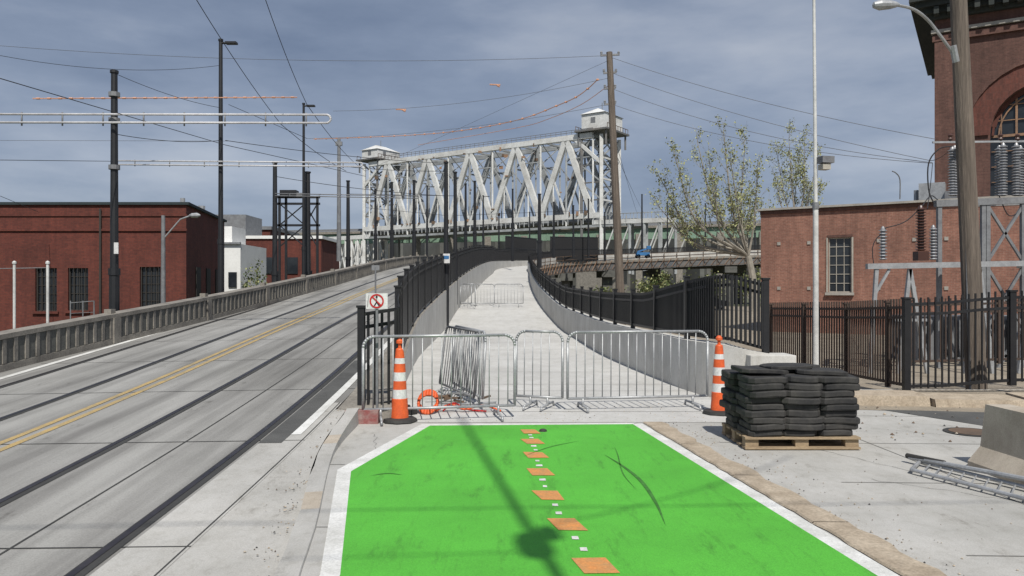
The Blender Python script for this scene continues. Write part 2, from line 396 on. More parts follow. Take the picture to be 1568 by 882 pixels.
# green lane
zg=.006
G=[(-.98,-3),(-1.02,4.65),(-1.50,7.3),(-1.02,9.75),(1.52,9.85),(2.18,4.5),(2.3,2.2),(2.3,-3)]
mb=MB()
mb.face([(x,y,zg) for x,y in G],'green'); mb.obj('green_cycle_lane')
mb=MB()
mb.face([(-.98,-3,zg),(-1.02,4.65,zg),(-1.14,4.65,zg),(-1.10,-3,zg)],'white_paint')
mb.face([(-1.02,4.65,zg),(-1.50,7.3,zg),(-1.64,7.36,zg),(-1.14,4.65,zg)],'white_paint')
mb.face([(-1.50,7.3,zg),(-1.02,9.75,zg),(-1.14,9.86,zg),(-1.64,7.36,zg)],'white_paint')
mb.face([(-1.02,9.75,zg),(1.52,9.85,zg),(1.58,9.95,zg),(-1.14,9.86,zg)],'white_paint')
mb.face([(1.52,9.85,zg),(2.18,4.5,zg),(2.31,4.5,zg),(1.64,9.9,zg)],'white_paint')
mb.face([(2.18,4.5,zg),(2.3,2.2,zg),(2.43,2.2,zg),(2.31,4.5,zg)],'white_paint')
DO=[(.217,9.32),(.233,8.72),(.247,8.0),(.266,7.26),(.30,6.44),(.395,5.64),(.51,4.8),(.6,3.95)]
rj=random.Random(8)
for x,y in DO:
    w,h=.10,.14; s=.03; J=lambda: rj.uniform(-.012,.012)
    mb.face([(x-w+s+J(),y-h+J(),.010),(x+w+s+J(),y-h+J(),.010),(x+w-s+J(),y+h+J(),.010),(x-w-s+J(),y+h+J(),.010)],'orange_paint')
for (x,y),(x2,y2) in zip(DO,DO[1:]):
    for t in(.36,.64):
        cx,cy=x+(x2-x)*t+rj.uniform(-.01,.01),y+(y2-y)*t; k=rj.uniform(.6,1.1)
        mb.face([(cx-.03*k,cy-.035,.010),(cx+.028*k,cy-.04,.010),(cx+.026*k,cy+.04*k,.010),(cx-.03*k,cy+.03,.010)],'white_paint')
mb.obj('lane_markings')
mb=MB()
def arc(pts,w,k):
    P=cr([V((*p,.010)) for p in pts],8)
    for i,(a,b_) in enumerate(zip(P,P[1:])):
        d=(b_-a).normalized(); n=V((-d.y,d.x,0)); t0=math.sin(math.pi*(i+.05)/len(P))*w; t1=math.sin(math.pi*min(.98,(i+1)/len(P)))*w
        mb.face([a-n*t0,b_-n*t1,b_+n*t1,a+n*t0],k)
arc([(1.10,5.6),(1.14,6.2),(1.14,6.9),(1.06,7.5),(.95,8.0)],.018,'green_mark')
arc([(1.05,6.6),(1.02,7.2),(1.08,8.0),(1.10,8.4)],.006,'green_mark')
arc([(.1,7.9),(.4,8.4),(.75,8.75)],.008,'green_mark'); arc([(-1.3,7.1),(-1.15,7.2),(-1.0,7.15)],.010,'green_mark')
mb.lathe((.37,9.35,.006),[(.05,0),(.045,.02),(.02,.03)],'rubber',7)
mb.obj('tyre_marks')
mb=MB()
kp=[(1.62,9.95),(1.78,8.6),(2.02,6.6),(2.28,4.5),(2.42,2.2),(2.42,-3)]
P=resample([V((*p,0)) for p in kp],.16); rj=random.Random(12)
Lx=[p.x+.055+rj.uniform(-.012,.012) for p in P]; Rx=[p.x+.29+rj.uniform(-.03,.03) for p in P]
for i in range(len(P)-1):
    y0,y1=P[i].y,P[i+1].y
    if i%9==8: y1+=.012
    mb.face([(Lx[i],y0,.02),(Lx[i+1],y1,.02),(Rx[i+1],y1,.018),(Rx[i],y0,.018)],'kerb_tan')
    mb.face([(Lx[i]-.012,y0,.007),(Lx[i+1]-.012,y1,.007),(Lx[i+1],y1,.02),(Lx[i],y0,.02)],'kerb_tan')
    mb.face([(Rx[i],y0,.018),(Rx[i+1],y1,.018),(Rx[i+1]+.012,y1,.001),(Rx[i]+.012,y0,.001)],'kerb_tan')
mb.obj('stone_edging')

# ---------------------------------------------------------------- parapets & walls
def normal2(a,b_): 
    d=(b_-a); d.z=0; d.normalize(); return V((-d.y,d.x,0))
def wall(mb,P,h,th,k,side=1,drop=.8,cap=None):
    n=len(P); hs=h if isinstance(h,list) else [h]*n
    Q=[]
    for i in range(n):
        nn=normal2(P[max(0,i-1)],P[min(n-1,i+1)])*side
        Q.append(nn)
    for i in range(n-1):
        a,b_=P[i],P[i+1]; na,nb=Q[i]*th,Q[i+1]*th
        z=V((0,0,1))
        A0,B0=a-z*drop,b_-z*drop; A1,B1=a+z*hs[i],b_+z*hs[i+1]
        mb.face([A0,B0,B1,A1],k); mb.face([A1,B1,B1+nb,A1+na],cap or k); mb.face([A0+na,A1+na,B1+nb,B0+nb],k)
    for i in(0,n-1):
        a=P[i]; na=Q[i]*th; z=V((0,0,1)); mb.face([a-z*drop,a+z*hs[i],a+z*hs[i]+na,a-z*drop+na],k)
mb=MB()
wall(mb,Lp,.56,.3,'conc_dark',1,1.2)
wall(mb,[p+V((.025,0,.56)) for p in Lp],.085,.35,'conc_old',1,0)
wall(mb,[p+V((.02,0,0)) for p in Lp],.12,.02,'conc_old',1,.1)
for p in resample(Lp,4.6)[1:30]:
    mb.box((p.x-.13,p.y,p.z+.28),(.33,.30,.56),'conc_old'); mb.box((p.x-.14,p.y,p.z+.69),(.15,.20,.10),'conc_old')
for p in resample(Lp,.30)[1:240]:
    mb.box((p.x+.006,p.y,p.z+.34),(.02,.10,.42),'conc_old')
mb.obj('bridge_parapet')
# retaining wall between road and path
mb=MB()
R2=[p.copy() for p in Rp if p.y>9.9]; n=len(R2)
for i in range(min(n,len(PL))-1):
    a,b_=R2[i],R2[i+1]; c,d=PL[i],PL[i+1]
    ha=.12*min(1,max(0,(a.y-9.9)/6)); hb=.12*min(1,max(0,(b_.y-9.9)/6))
    mb.face([(c.x,c.y,c.z-.3),(d.x,d.y,d.z-.3),(d.x,d.y,b_.z+hb),(c.x,c.y,a.z+ha)],'conc_wall')
    xa=min(a.x+.02,c.x-.1); xb=min(b_.x+.02,d.x-.1)
    mb.face([(c.x,c.y,a.z+ha),(d.x,d.y,b_.z+hb),(xb,d.y,b_.z+hb),(xa,c.y,a.z+ha)],'conc_old')
    mb.face([(xa,c.y,a.z+ha),(xb,d.y,b_.z+hb),(xb,d.y,b_.z-.1),(xa,c.y,a.z-.1)],'conc_wall')
a=R2[0]; c=PL[0]; mb.face([(a.x+.02,c.y,-.1),(c.x,c.y,-.1),(c.x,c.y,a.z),(a.x+.02,c.y,a.z)],'conc_old')
mb.obj('median_retaining_wall')
# right wall of path
WLn=[V((4.15,12.0,0)),V((3.45,12.1,0)),V((3.05,12.6,0)),V((2.78,14.5,0))]+[V((b_[0],b_[1],z)) for a,b_,z in PT[3:]]
WL=cr(WLn,6); hts=[.68+ min(.17,.02*i) for i in range(len(WL))]
mb=MB(); wall(mb,WL,hts,.28,'conc_wall',-1,.7)
mb.box((3.95,12.1,.3),(.7,.5,.8),'conc_wall',.02)
mb.obj('cycle_path_wall',bevel=.012)
# viaduct girder & piers
mb=MB()
GE=[p for p in WL if p.y>60]; nn=[normal2(GE[max(0,i-1)],GE[min(len(GE)-1,i+1)])*-1 for i in range(len(GE))]
for i in range(len(GE)-1):
    a=GE[i]+nn[i]*.30; b_=GE[i+1]+nn[i+1]*.30
    mb.beam(a+V((0,0,-.05)),b_+V((0,0,-.05)),.5,.35,'conc_old')
    mb.beam(a+V((0,0,-.75)),b_+V((0,0,-.75)),.2,1.0,'bridge_dark')
GL=[p for p in Lp if p.y>50]
for i in range(len(GL)-1):
    mb.face([GL[i]+V((-.31,0,.0)),GL[i+1]+V((-.31,0,.0)),GL[i+1]+V((-.31,0,-1.6)),GL[i]+V((-.31,0,-1.6))],'conc_old')
for p in resample(GE,2.2):
    q=p+V((.45,-.35,0))
    mb.beam(q+V((0,0,-1.2)),q+V((0,0,.95)),.08,.08,'rust'); mb.beam(q+V((0,0,-.3)),q+V((.5,-.4,-.3)),.1,.12,'rust')
R3=resample([g+V((.55,-.45,0)) for g in GE],1.1)
for a,b_ in zip(R3,R3[1:]):
    for dz in(.45,.9,-1.1): mb.beam(a+V((0,0,dz)),b_+V((0,0,dz)),.05,.07,'rust')
    mb.beam(a+V((0,0,-1.1)),b_+V((0,0,.1)),.05,.05,'rust_lt')
for x,y,z in((4,80,3.2),(6.5,97,4),(13,107,4.6),(22,113,5),(32,116,5.4),(44,118,5.8),(58,120,6),(8,112,4.6),(22,121,5),(36,125,5.4)):
    mb.box((x,y,(z-.6)/2-.4),(1.3,1.3,z+.4),'conc_dark'); mb.box((x,y+2,z-.8),(1.8,7,.9),'conc_dark')
mb.obj('viaduct')
# ---------------------------------------------------------------- picket fences
def fence(name,P,h,k='black',sp=.115,pw=.028,post=2.4,pwid=.07,mid=None,zb=.06,top=.0,rail=.045):
    mb=MB()
    hh=(lambda p:h) if not callable(h) else h
    Q=resample(P,sp)
    for p in Q:
        H_=hh(p); mb.box((p.x,p.y,p.z+zb+(H_-zb+top)/2),(pw,pw,H_-zb+top),k)
    R=resample(P,post)
    if (R[-1]-P[-1]).length>post*.4: R.append(P[-1])
    for p in R:
        H_=hh(p); mb.box((p.x,p.y,p.z+H_/2+.03),(pwid,pwid,H_+.06),k); mb.box((p.x,p.y,p.z+H_+.075),(pwid*1.3,pwid*1.3,.03),k)
    RR=resample(P,.6)+[P[-1]]
    for a,b_ in zip(RR,RR[1:]):
        for f in ([zb+.03,None]+(mid or [])):
            za=(hh(a)-.03 if f is None else (f if f>0 else hh(a)+f)); zb_=(hh(b_)-.03 if f is None else (f if f>0 else hh(b_)+f))
            mb.beam(a+V((0,0,za)),b_+V((0,0,zb_)),rail,rail,k)
    return mb.obj(name)
FP=[V((c.x-.08,c.y,a.z+.12*min(1,max(0,(a.y-9.9)/6)))) for a,c in zip(R2,PL)]
FP1=[V((-1.97,10.25,.06)),V((-1.70,10.25,.05)),V((-1.50,10.3,.10))]+[p for p in FP if 10.6<p.y<100]
fence('median_picket_fence',FP1,lambda p:1.34,'black',.09,.032,2.1,.09,[-.2])
FW=[]
for p,h_ in zip(WL,hts): FW.append(V((p.x+.1,p.y+.02,p.z+h_)))
FW=[p for p in FW if p.x<3.95 or p.y>20]; FW=[V((3.92,12.12,.69))]+[p for p in FW if (p-V((3.92,12.12,.69))).length>.15]
def hw(p):
    t=min(1,max(0,(p.y-12.1)/4)); return 1.10*(1-t)+.78*t
fence('path_picket_fence',FW,hw,'black',.07,.034,1.9,.09,[-.16])
mb=MB()
for (x0,y0,z0),(x1,y1,z1),h in(((-.8,96,5.3),(3.3,104,5.5),2.9),((4.6,94,5.0),(11.5,104.5,5.6),3.0)):
    a=V((x0,y0,z0));b_=V((x1,y1,z1))
    for q in resample([a,b_],.12): mb.box((q.x,q.y,q.z+h/2),(.07,.07,h),'black')
    for f in(.1,h*.5,h): mb.beam(a+V((0,0,f)),b_+V((0,0,f)),.09,.09,'black')
mb.obj('viaduct_screen_fence')
fence('brown_picket_fence',[S(1180,558,19.5),S(1300,580,15.6),S(1388,598,13.1)],1.42,'rust_fence',.11,.026,1.9,.08,[-.2],top=.12)
fence('black_picket_fence',[S(1388,600,13.0),S(1432,600,12.9),S(1538,590,12.9),S(1680,590,12.9)],1.48,'black',.11,.024,1.7,.10,[-.2],top=.08)
fence('brown_picket_fence',[S(1392,560,16.5),S(1600,555,16.5)],1.3,'rust_fence',.11,.024,1.9,.08,[-.2],top=.1)

# ---------------------------------------------------------------- barricades
def barricade(name,a,b_,h=1.1,lean=0,k='galv',feet=True,sp=.125,r=.019):
    mb=MB(); a=V(a);b_=V(b_);L=(b_-a).length; e=(b_-a).normalized(); up=V((0,0,1)); n=e.cross(up).normalized()
    if lean: up=(up*math.cos(lean)+n*math.sin(lean)).normalized()
    R=.14; z0=.17
    def P(x,z): return a+e*x+up*z
    pts=[P(0,z0)]+[P(R-R*math.cos(t),h-R+R*math.sin(t)) for t in[i*math.pi/12 for i in range(7)]]
    pts+=[P(L-R+R*math.sin(t),h-R+R*math.cos(t)) for t in[i*math.pi/12 for i in range(7)]]+[P(L,z0),P(0,z0)]
    mb.pline(pts,r,k,8)
    x=sp
    while x<L-sp*.6: mb.tube(P(x,z0),P(x,h-.015),.0085,k,6); x+=sp
    if feet:
        for x in(.22,L-.22):
            q=P(x,0); mb.pline([P(x,z0),P(x,.05)],r,k,6)
            mb.pline([q+n*.30+V((0,0,.015)),q+n*.27+V((0,0,.07)),q-n*.27+V((0,0,.07)),q-n*.30+V((0,0,.015))],r*.9,k,6)
    return mb.obj(name,smooth=True)
def g(u,v): 
    d=1200*1.7/(v-443); return V(((u-784)/F*d,d,0))
barricade('crowd_barricade',g(556,648),g(788,640),lean=.02)
barricade('crowd_barricade',g(790,624),g(861,628),lean=-.02)
barricade('crowd_barricade',g(869,629),g(1083,624),lean=.015)
barricade('crowd_barricade',V((-.42,11.0,0)),V((-1.0,12.9,0)),k='galv',feet=True,lean=.05)
barricade('crowd_barricade',V((-.56,11.1,0)),V((-1.2,12.8,0)),k='galv_dark',feet=False,lean=.12)
for a,b_ in((S(722,467,38.2),S(757,466,38.6)),(S(757,468,37.6),S(801,469,37.6)),(S(697,465,38.5),S(722,466,38.8)),(S(705,466,37),S(728,468,36.5))):
    barricade('crowd_barricade',V((a.x,a.y,.85)),V((b_.x,b_.y,.85)),sp=.16)
def flat_barricade():
    mb=MB(); A=V((3.93,7.55,.04)); e=V((.36,-.933,0)); w=V((-.6,-.8,0)); L=2.2; W_=.42
    mb.pline([A,A+e*L,A+e*L+w*W_,A+w*W_,A],.018,'galv',8)
    x=.12
    while x<L: mb.tube(A+e*x,A+e*x+w*W_,.008,'galv',6); x+=.12
    mb.tube(A+V((-.05,.1,.02)),A+e*L+V((.0,0,.12)),.022,'galv',8); mb.tube(A+V((-.06,.13,.03)),A+V((.10,-.25,.04)),.026,'rubber',8)
    mb.obj('fallen_barricade')
flat_barricade()

# ---------------------------------------------------------------- traffic channelizer cones
def cone(name,p,s=1.0,rot=0):
    mb=MB(); p=V(p)
    mb.lathe(p,[(.22*s,0),(.23*s,.015),(.215*s,.05),(.13*s,.06)],'rubber',8)
    mb.lathe(p,[(.115*s,.055,'orange'),(.105*s,.18,'orange'),(.100*s,.30,'orange'),(.094*s,.305,'orange'),(.088*s,.42,'reflective'),(.083*s,.53,'orange'),(.077*s,.64,'reflective'),(.07*s,.75,'orange'),(.062*s,.82,'reflective'),(.05*s,.93,'orange'),(.045*s,.94,'orange'),(.022*s,.95,'orange'),(.022*s,1.0,'orange'),(.045*s,1.01,'orange'),(.045*s,1.04,'orange'),(.02*s,1.07,'orange')],'orange',18)
    o=mb.obj(name)
    for pl in o.data.polygons: pl.use_smooth=True
    return o
cone('traffic_cone',g(1101,634)); cone('traffic_cone',V((-1.44,10.05,0)))
mb=MB()
cx=g(655,633)
for j in range(5):
    pts=[cx+V((.13*math.cos(t)*(1+.06*math.sin(3*t+j)),.14*math.sin(t)+.02*j,.13+.11*math.sin(t)+.012*j)) for t in[i*math.pi/10 for i in range(21)]]
    mb.pline(pts,.018,'orange',6)
mb.pline(cr([cx+V((.1,0,.03)),cx+V((.3,.15,.10)),cx+V((.5,.05,.05)),cx+V((.75,.2,.08)),cx+V((1.0,.1,.02))],6),.014,'orange',6)
mb.pline(cr([cx+V((.2,.1,.02)),cx+V((.35,.0,.14)),cx+V((.55,.15,.03)),cx+V((.8,.0,.03))],6),.012,'sign_red',6)
mb.obj('orange_hose_coil',smooth=True)
mb=MB()
for i in range(10):
    a=g(random.uniform(660,770),random.uniform(614,628)); mb.beam(a+V((0,0,.03+.012*i)),a+V((random.uniform(-.5,.5),random.uniform(-.3,.4),.04+.015*i)),.035,.025,random.choice(['galv_dark','galv','rust']))
mb.obj('scrap_metal_pile')
mb=MB()
for i in range(5):
    a=g(590+i*10,635-i%2*4); mb.box(a+V((0,0,.05)),(.14,.12,.1),'rubber',i)
mb.obj('sandbags',bevel=.02)
# ---------------------------------------------------------------- rubber block stack on pallet
mb=MB(); px,py=3.07,8.75
for z in(.01,.115):
    for i in range(5): mb.box((px,py-.42+i*.2,z+.012),(1.22,.13,.022),'wood')
for x in(-.53,0,.53):
    for i in range(3): mb.box((px+x,py-.40+i*.4,.068),(.14,.11,.088),'wood')
mb.obj('wooden_pallet')
mb=MB()
z=.14; rs=random.Random(21)
def slab(c,w,d,h,rot,tx=0,ty=0):
    n=24; vs=[]
    for zz,k_ in((0,.965),(h*.18,1.0),(h*.80,1.0),(h,.965)):
        for i in range(n):
            t=2*math.pi*(i+.5)/n; q=(abs(math.cos(t))**7+abs(math.sin(t))**7)**(-1/7)
            x=w/2*q*math.cos(t)*k_; y=d/2*q*math.sin(t)*k_
            vs.append((c[0]+x*math.cos(rot)-y*math.sin(rot),c[1]+x*math.sin(rot)+y*math.cos(rot),c[2]+zz+x*tx+y*ty+.005*math.sin(3*t+c[0]*9)))
    fs=[]
    for r in range(3): fs+=[(r*n+i,r*n+(i+1)%n,(r+1)*n+(i+1)%n,(r+1)*n+i) for i in range(n)]
    fs+=[tuple(range(n-1,-1,-1)),tuple(range(3*n,4*n))]
    mb.add(vs,fs,'rubber')
for lay in range(9):
    h=.068+rs.uniform(-.006,.006)
    for j,ox in enumerate((-.39,0.01,.40)):
        for oy in(-.24,.24):
            sh=rs.uniform(-.045,.04)*(.5 if j==1 else 1)
            slab((px+ox+sh,py+oy+rs.uniform(-.05,.02),z+rs.uniform(0,.006)),.41+rs.uniform(-.03,.05),.46,h,rs.uniform(-.08,.08),rs.uniform(-.03,.03),0)
    z+=h+.003
for ox,oy,r,tx in((-.12,.05,.2,.05),(-.34,-.1,.1,-.06),(.3,-.15,-.15,-.05),(.15,.25,.4,.02)):
    slab((px+ox,py+oy,z+rs.uniform(0,.02)),.54,.42,.05,r,tx)
slab((px-.02,py-.02,z+.05),.5,.38,.04,.15,.03)
mb.obj('stack_of_rubber_blocks')

# jersey barrier
mb=MB()
prof=[(.0,0),(.0,.06),(.12,.20),(.17,.60),(.40,.60),(.45,.20),(.57,.06),(.57,0)]
x0,yA,yB=4.36,7.5,4.3
for (a,b_),(c,d) in zip(prof,prof[1:]):
    mb.face([(x0+a,yA,b_),(x0+c,yA,d),(x0+c+.12,yB,d),(x0+a+.12,yB,b_)],'conc_jersey')
mb.face([(x0+a,yA,b_) for a,b_ in prof],'conc_jersey'); mb.face([(x0+.12+a,yB,b_) for a,b_ in prof][::-1],'conc_jersey')
mb.obj('jersey_barrier',bevel=.015)

# ---------------------------------------------------------------- signs
mb=MB(); c=S(577,461,10.05)
mb.box(c,(.28,.012,.20),'reflective')
def ring(c,r0,r1,y,k,n=28):
    for i in range(n):
        t0,t1=2*math.pi*i/n,2*math.pi*(i+1)/n
        mb.face([(c.x+r0*math.cos(t0),c.y+y,c.z+r0*math.sin(t0)),(c.x+r1*math.cos(t0),c.y+y,c.z+r1*math.sin(t0)),(c.x+r1*math.cos(t1),c.y+y,c.z+r1*math.sin(t1)),(c.x+r0*math.cos(t1),c.y+y,c.z+r0*math.sin(t1))],k)
ring(c,.072,.092,-.012,'sign_red')
mb.beam(c+V((-.058,-.012,.058)),c+V((.058,-.012,-.058)),.004,.016,'sign_red')
mb.beam(c+V((0,-.010,.035)),c+V((0,-.010,-.01)),.004,.026,'black'); mb.beam(c+V((0,-.009,-.01)),c+V((.03,-.009,-.06)),.004,.014,'black'); mb.beam(c+V((0,-.009,-.01)),c+V((-.03,-.009,-.06)),.004,.014,'black')
mb.lathe(c+V((0,-.010,.052)),[(.013,-.002),(.013,.002)],'black',10,axis=(0,1,0))
mb.beam(c+V((-.12,-.010,-.08)),c+V((-.10,-.010,.08)),.003,.012,'black')
mb.beam(c+V((0,.02,-1.5)),c+V((0,.02,.1)),.03,.03,'galv_dark'); mb.obj('no_pedestrians_sign')
mb=MB(); a=S(575,448,22); mb.tube(a+V((0,0,-1.0)),S(575,408,22),.025,'galv_dark'); mb.box(S(575,410,22),(.22,.02,.14),'galv_dark'); mb.obj('small_road_sign')

# ---------------------------------------------------------------- catenary / light poles
def pole(name,u,vt,vb,d,r=.11,lamp=None,extra=None,base=None):
    mb=MB(); b_=S(u,vb,d); t=S(u,vt,d)
    if base is not None: b_.z=base
    z1=b_.z+(t.z-b_.z)*.36
    mb.tube(b_,V((b_.x,b_.y,z1)),r*1.2,'black_pole',10); mb.tube(V((b_.x,b_.y,z1)),t,r,'black_pole',10,r*.75)
    mb.tube(V((b_.x,b_.y,z1-.08)),V((b_.x,b_.y,z1+.08)),r*1.4,'black_pole',10)
    mb.tube(t,t+V((0,0,.06)),r*1.0,'black_pole',10)
    if lamp:
        for sx in lamp:
            e=t+V((sx,0,-.06)); mb.tube(t+V((0,0,-.06)),e,.035,'black_pole'); mb.box(e,(.34,.2,.06),'black_pole')
    if extra: extra(mb,b_,t)
    return mb.obj(name)
def tag(mb,b_,t):
    p=S(178,380,18.1); mb.box(p,(.10,.02,.26),'reflective')
    for z in(t.z-.5,t.z-2.2,t.z-1.1): mb.tube(V((t.x,t.y,z-.05)),V((t.x,t.y,z+.05)),.13,'galv_dark',8)
pole('catenary_pole',175,112,488,18.3,.095,base=-.5,extra=tag)
pole('street_light_pole',338,63,445,24.2,.075,base=-.3,lamp=(.33,))
pole('catenary_pole',421,250,425,29,.10,base=0)
pole('street_light_pole',465,160,410,33,.065,base=0,lamp=(.3,))
pole('catenary_pole',471,265,408,34,.14,base=0)
pole('catenary_pole',533,278,402,45,.12,base=1)
def sg(mb,b_,t):
    p=S(683,396,29.8); mb.box(p+V((0,-.2,0)),(.32,.02,.36),'reflective'); mb.box(p+V((0,-.215,.04)),(.26,.012,.12),'blue')
pole('catenary_pole',683,250,500,30,.10,base=.3,extra=sg)
pole('catenary_pole',697,265,420,36,.10,base=1)
for u,vt,vb,d,r in((575,290,398,62,.11),(600,280,398,58,.12),(634,277,398,66,.14),(654,285,398,72,.1),(713,282,400,62,.11),(727,278,400,68,.14),(740,300,398,85,.1),
    (785,290,400,80,.12),(826,298,410,55,.14),(848,310,395,78,.12),(878,315,395,92,.13),(901,305,395,98,.12),(926,325,400,100,.12),(983,298,395,112,.13),(1022,305,390,115,.1),(1080,312,390,118,.12),(1156,308,385,122,.12),(764,330,395,100,.11),(811,325,395,105,.11)):
    pole('catenary_pole' if r>.11 else 'street_light_pole',u,vt,vb,d,r,lamp=((.5,) if r<.11 else None))
def arm(name,p0,p1,gap,r,k,hook=True,n=9,hang=True):
    mb=MB(); p0=V(p0);p1=V(p1)
    a0,a1=p0+V((0,0,gap/2)),p1+V((0,0,gap/2)); b0,b1=p0-V((0,0,gap/2)),p1-V((0,0,gap/2))
    mb.tube(a0,a1,r,k,8); mb.tube(b0,b1,r,k,8)
    if hook:
        e=(p1-p0).normalized(); pts=[p1+V((0,0,gap/2*math.cos(t)))+e*gap*.5*math.sin(t) for t in[i*math.pi/8 for i in range(9)]]; mb.pline(pts,r,k,8)
    for i in range(n):
        q=p0+(p1-p0)*((i+.5)/n)
        if hang: mb.tube(q+V((0,0,gap*.75)),q+V((0,0,-gap*.9)),r*.7,'galv_dark',6)
    mb.obj(name,smooth=True)
arm('catenary_cross_arm',S(-60,181,18.1),S(500,182,18.1),.19,.026,'pipe_white')
arm('catenary_cross_arm',S(180,249,24.0),S(552,252,24.0),.12,.022,'pipe_white',n=7)
arm('catenary_cross_arm',S(421,298,28.8),S(640,302,30),.08,.018,'galv_dark',n=5)
arm('catenary_cross_arm',S(-40,336,40),S(0,337,40),.05,.018,'galv_dark',n=2)
mb=MB(); mb.tube(S(50,151,22),S(455,149,24),.016,'cable_orange',6)
for i in range(26): 
    q=S(50,151,22).lerp(S(455,149,24),(i+.5)/26); mb.tube(q+V((-.05,0,0)),q+V((.05,0,0)),.028,'cable_orange',6)
mb.obj('insulated_span_wire')
def wire(mb,a,b_,sag=.0,r=.012,k='wire',n=14):
    P=[]
    for i in range(n+1):
        t=i/n; p=V(a).lerp(V(b_),t); p.z-=sag*4*t*(1-t); P.append(p)
    mb.pline(P,r,k,4)
mb=MB()
W=[((0,120,14),(345,222,24),0,.009),((345,222,24),(560,270,36),0,.010),((298,-5,16.8),(430,190,23),.1,.010),((430,190,23),(530,262,34),.1,.012),
((405,-5,16),(470,160,20),.1,.008),((470,160,20),(560,262,34),.2,.010),
((0,245,20),(180,247,24),0,.008),((345,215,24),(680,250,34),.1,.010),((175,205,18.3),(338,215,24),.1,.008),
((0,300,30),(60,325,34),0,.01),((350,160,30),(470,212,33),0,.01),((175,112,18.3),(338,165,24.2),.1,.007),
((0,85,24),(338,100,30),.3,.008),((490,250,34),(683,262,30),.1,.01),((421,270,29),(683,300,30),.1,.01),((535,297,45),(700,300,40),0,.012),((560,318,55),(683,330,55),0,.012),((697,330,60),(900,322,70),0,.014)]
for a,b_,s,r in W: wire(mb,S(*a),S(*b_),s,r,'wire')
for a,b_,s,r in (((0,70,40),(932,85,41),.5,.011),((0,215,38),(350,216,41),0,.009),((510,170,45),(930,120,41),.4,.010),((470,212,48),(930,160,41),.4,.010),((560,262,60),(933,92,41),.0,.009)):
    wire(mb,S(*a),S(*b_),s,r,'wire_grey')
for a,b_,s in (((936,88,41),(1432,213,30),.3),((938,112,41),(1425,246,30),.3),((938,136,41),(1428,249,30),.5),((938,160,41),(1428,250,30),.5)):
    wire(mb,S(*a),S(*b_),s,.011,'wire_grey')
for a,b_ in (((945,240,46),(985,325,110)),((945,225,46),(975,325,100)),((1425,246,30),(1460,224,24)),((1428,250,30),(1420,320,23))): wire(mb,S(*a),S(*b_),.1,.012,'wire')
mb.obj('overhead_wires')
mb=MB()
oc=[(915,122,41),(900,136,42),(880,150,43),(850,163,45),(812,178,47),(770,189,49),(720,198,52),(670,204,55),(610,208,58),(540,211,60),(480,213,62)]
P=cr([S(*p) for p in oc],4); mb.pline(P,.026,'cable_orange',5)
for p in resample(P,1.1): mb.lathe(p,[(.03,-.08),(.065,0),(.03,.08)],'cable_orange',6,axis=(1,0,0))
oc2=[(933,130,41),(890,160,43),(840,182,46),(790,196,49),(640,222,55)]
P=cr([S(*p) for p in oc2],4); mb.pline(P,.018,'cable_orange',5)
mb.obj('orange_insulated_cable')
for u,v,d in((614,168,46),(758,130,44)):
    mb=MB(); c=S(u,v,d)
    mb.tube(c+V((-.3,0,.02)),c+V((.3,0,0)),.04,'cable_orange',8); mb.tube(c+V((.1,0,-.02)),c+V((.26,0,-.1)),.05,'cable_orange',8); mb.obj('wire_marker')

# ---------------------------------------------------------------- utility poles
def wood_pole(base,top,r0,r1,k='wood_pole'):
    mb=MB(); mb.tube(base,V(base).lerp(V(top),.5),r0,k,14,(r0+r1)/2); mb.tube(V(base).lerp(V(top),.5),top,(r0+r1)/2,k,14,r1)
    return mb
mb=wood_pole(V((5.75,41,-.5)),S(933,80,41),.24,.16)
for v,w in((85,.5),(112,.35),(136,.3),(160,.3)):
    c=S(934,v,41); mb.beam(c+V((-w,0,0)),c+V((w,0,.05)),.09,.09,'galv_dark')
    for s_ in(-1,1): mb.lathe(c+V((s_*w*.9,0,.05)),[(.05,0),(.07,.05),(.05,.08),(.07,.12),(.03,.18)],'insul_grey',8)
mb.obj('utility_pole')
b0=V((8.3,14,-.1)); t0=S(1462,-120,14)
mb=wood_pole(b0,t0,.175,.13)
mb.pline(cr([S(1461,84,13.85),S(1440,55,13.7),S(1420,30,13.6),S(1398,14,13.4),S(1370,7,13.2)],5),.026,'galv',8)
mb.tube(S(1459,70,13.8),S(1464,95,13.85),.06,'galv',8)
c=S(1356,7,13.1); mb.lathe(c+V((.23,0,.0)),[(.02,0),(.05,.06),(.075,.16),(.09,.32),(.05,.43),(.01,.45)],'galv',12,axis=(-1,0,-.02))
mb.tube(b0+V((-.16,-.08,0)),b0+V((-.36,-.08,7)),.02,'galv_dark',6)
mb.obj('utility_pole')
# pole behind the photographer (casts the shadow)
mb=wood_pole(V((1.38,-2.05,-.05)),V((1.30,-2.0,16.7)),.05,.03,'galv_dark')
mb.lathe(V((1.31,-2.10,9.55)),[(.05,0),(.12,.04),(.13,.3),(.10,.5),(.03,.58)],'galv_dark',12)
mb.lathe(V((1.45,-2.0,9.85)),[(.04,0),(.08,.04),(.08,.26),(.04,.3)],'galv_dark',12)
wire(mb,V((-16,-2.4,11.3)),V((1.3,-2.1,11.0)),.3,.013); wire(mb,V((1.3,-2.1,11.0)),V((18,-1.2,11.8)),.3,.013)
wire(mb,V((-16,-3.3,10.3)),V((1.3,-2.3,9.9)),.3,.009); wire(mb,V((1.4,-2.0,10.2)),V((4.2,-.4,11.3)),.25,.012)
mb.obj('street_light_pole')
mb=MB(); b0=V((5.66,14.6,-.1)); mid=S(1249,315,14.5); mb.tube(b0,mid,.055,'white_pole',12,.048); mb.tube(mid,S(1245,-150,14.5),.036,'white_pole',12,.022); mb.tube(mid+V((0,0,-.06)),mid+V((0,0,.06)),.06,'galv_dark',12)
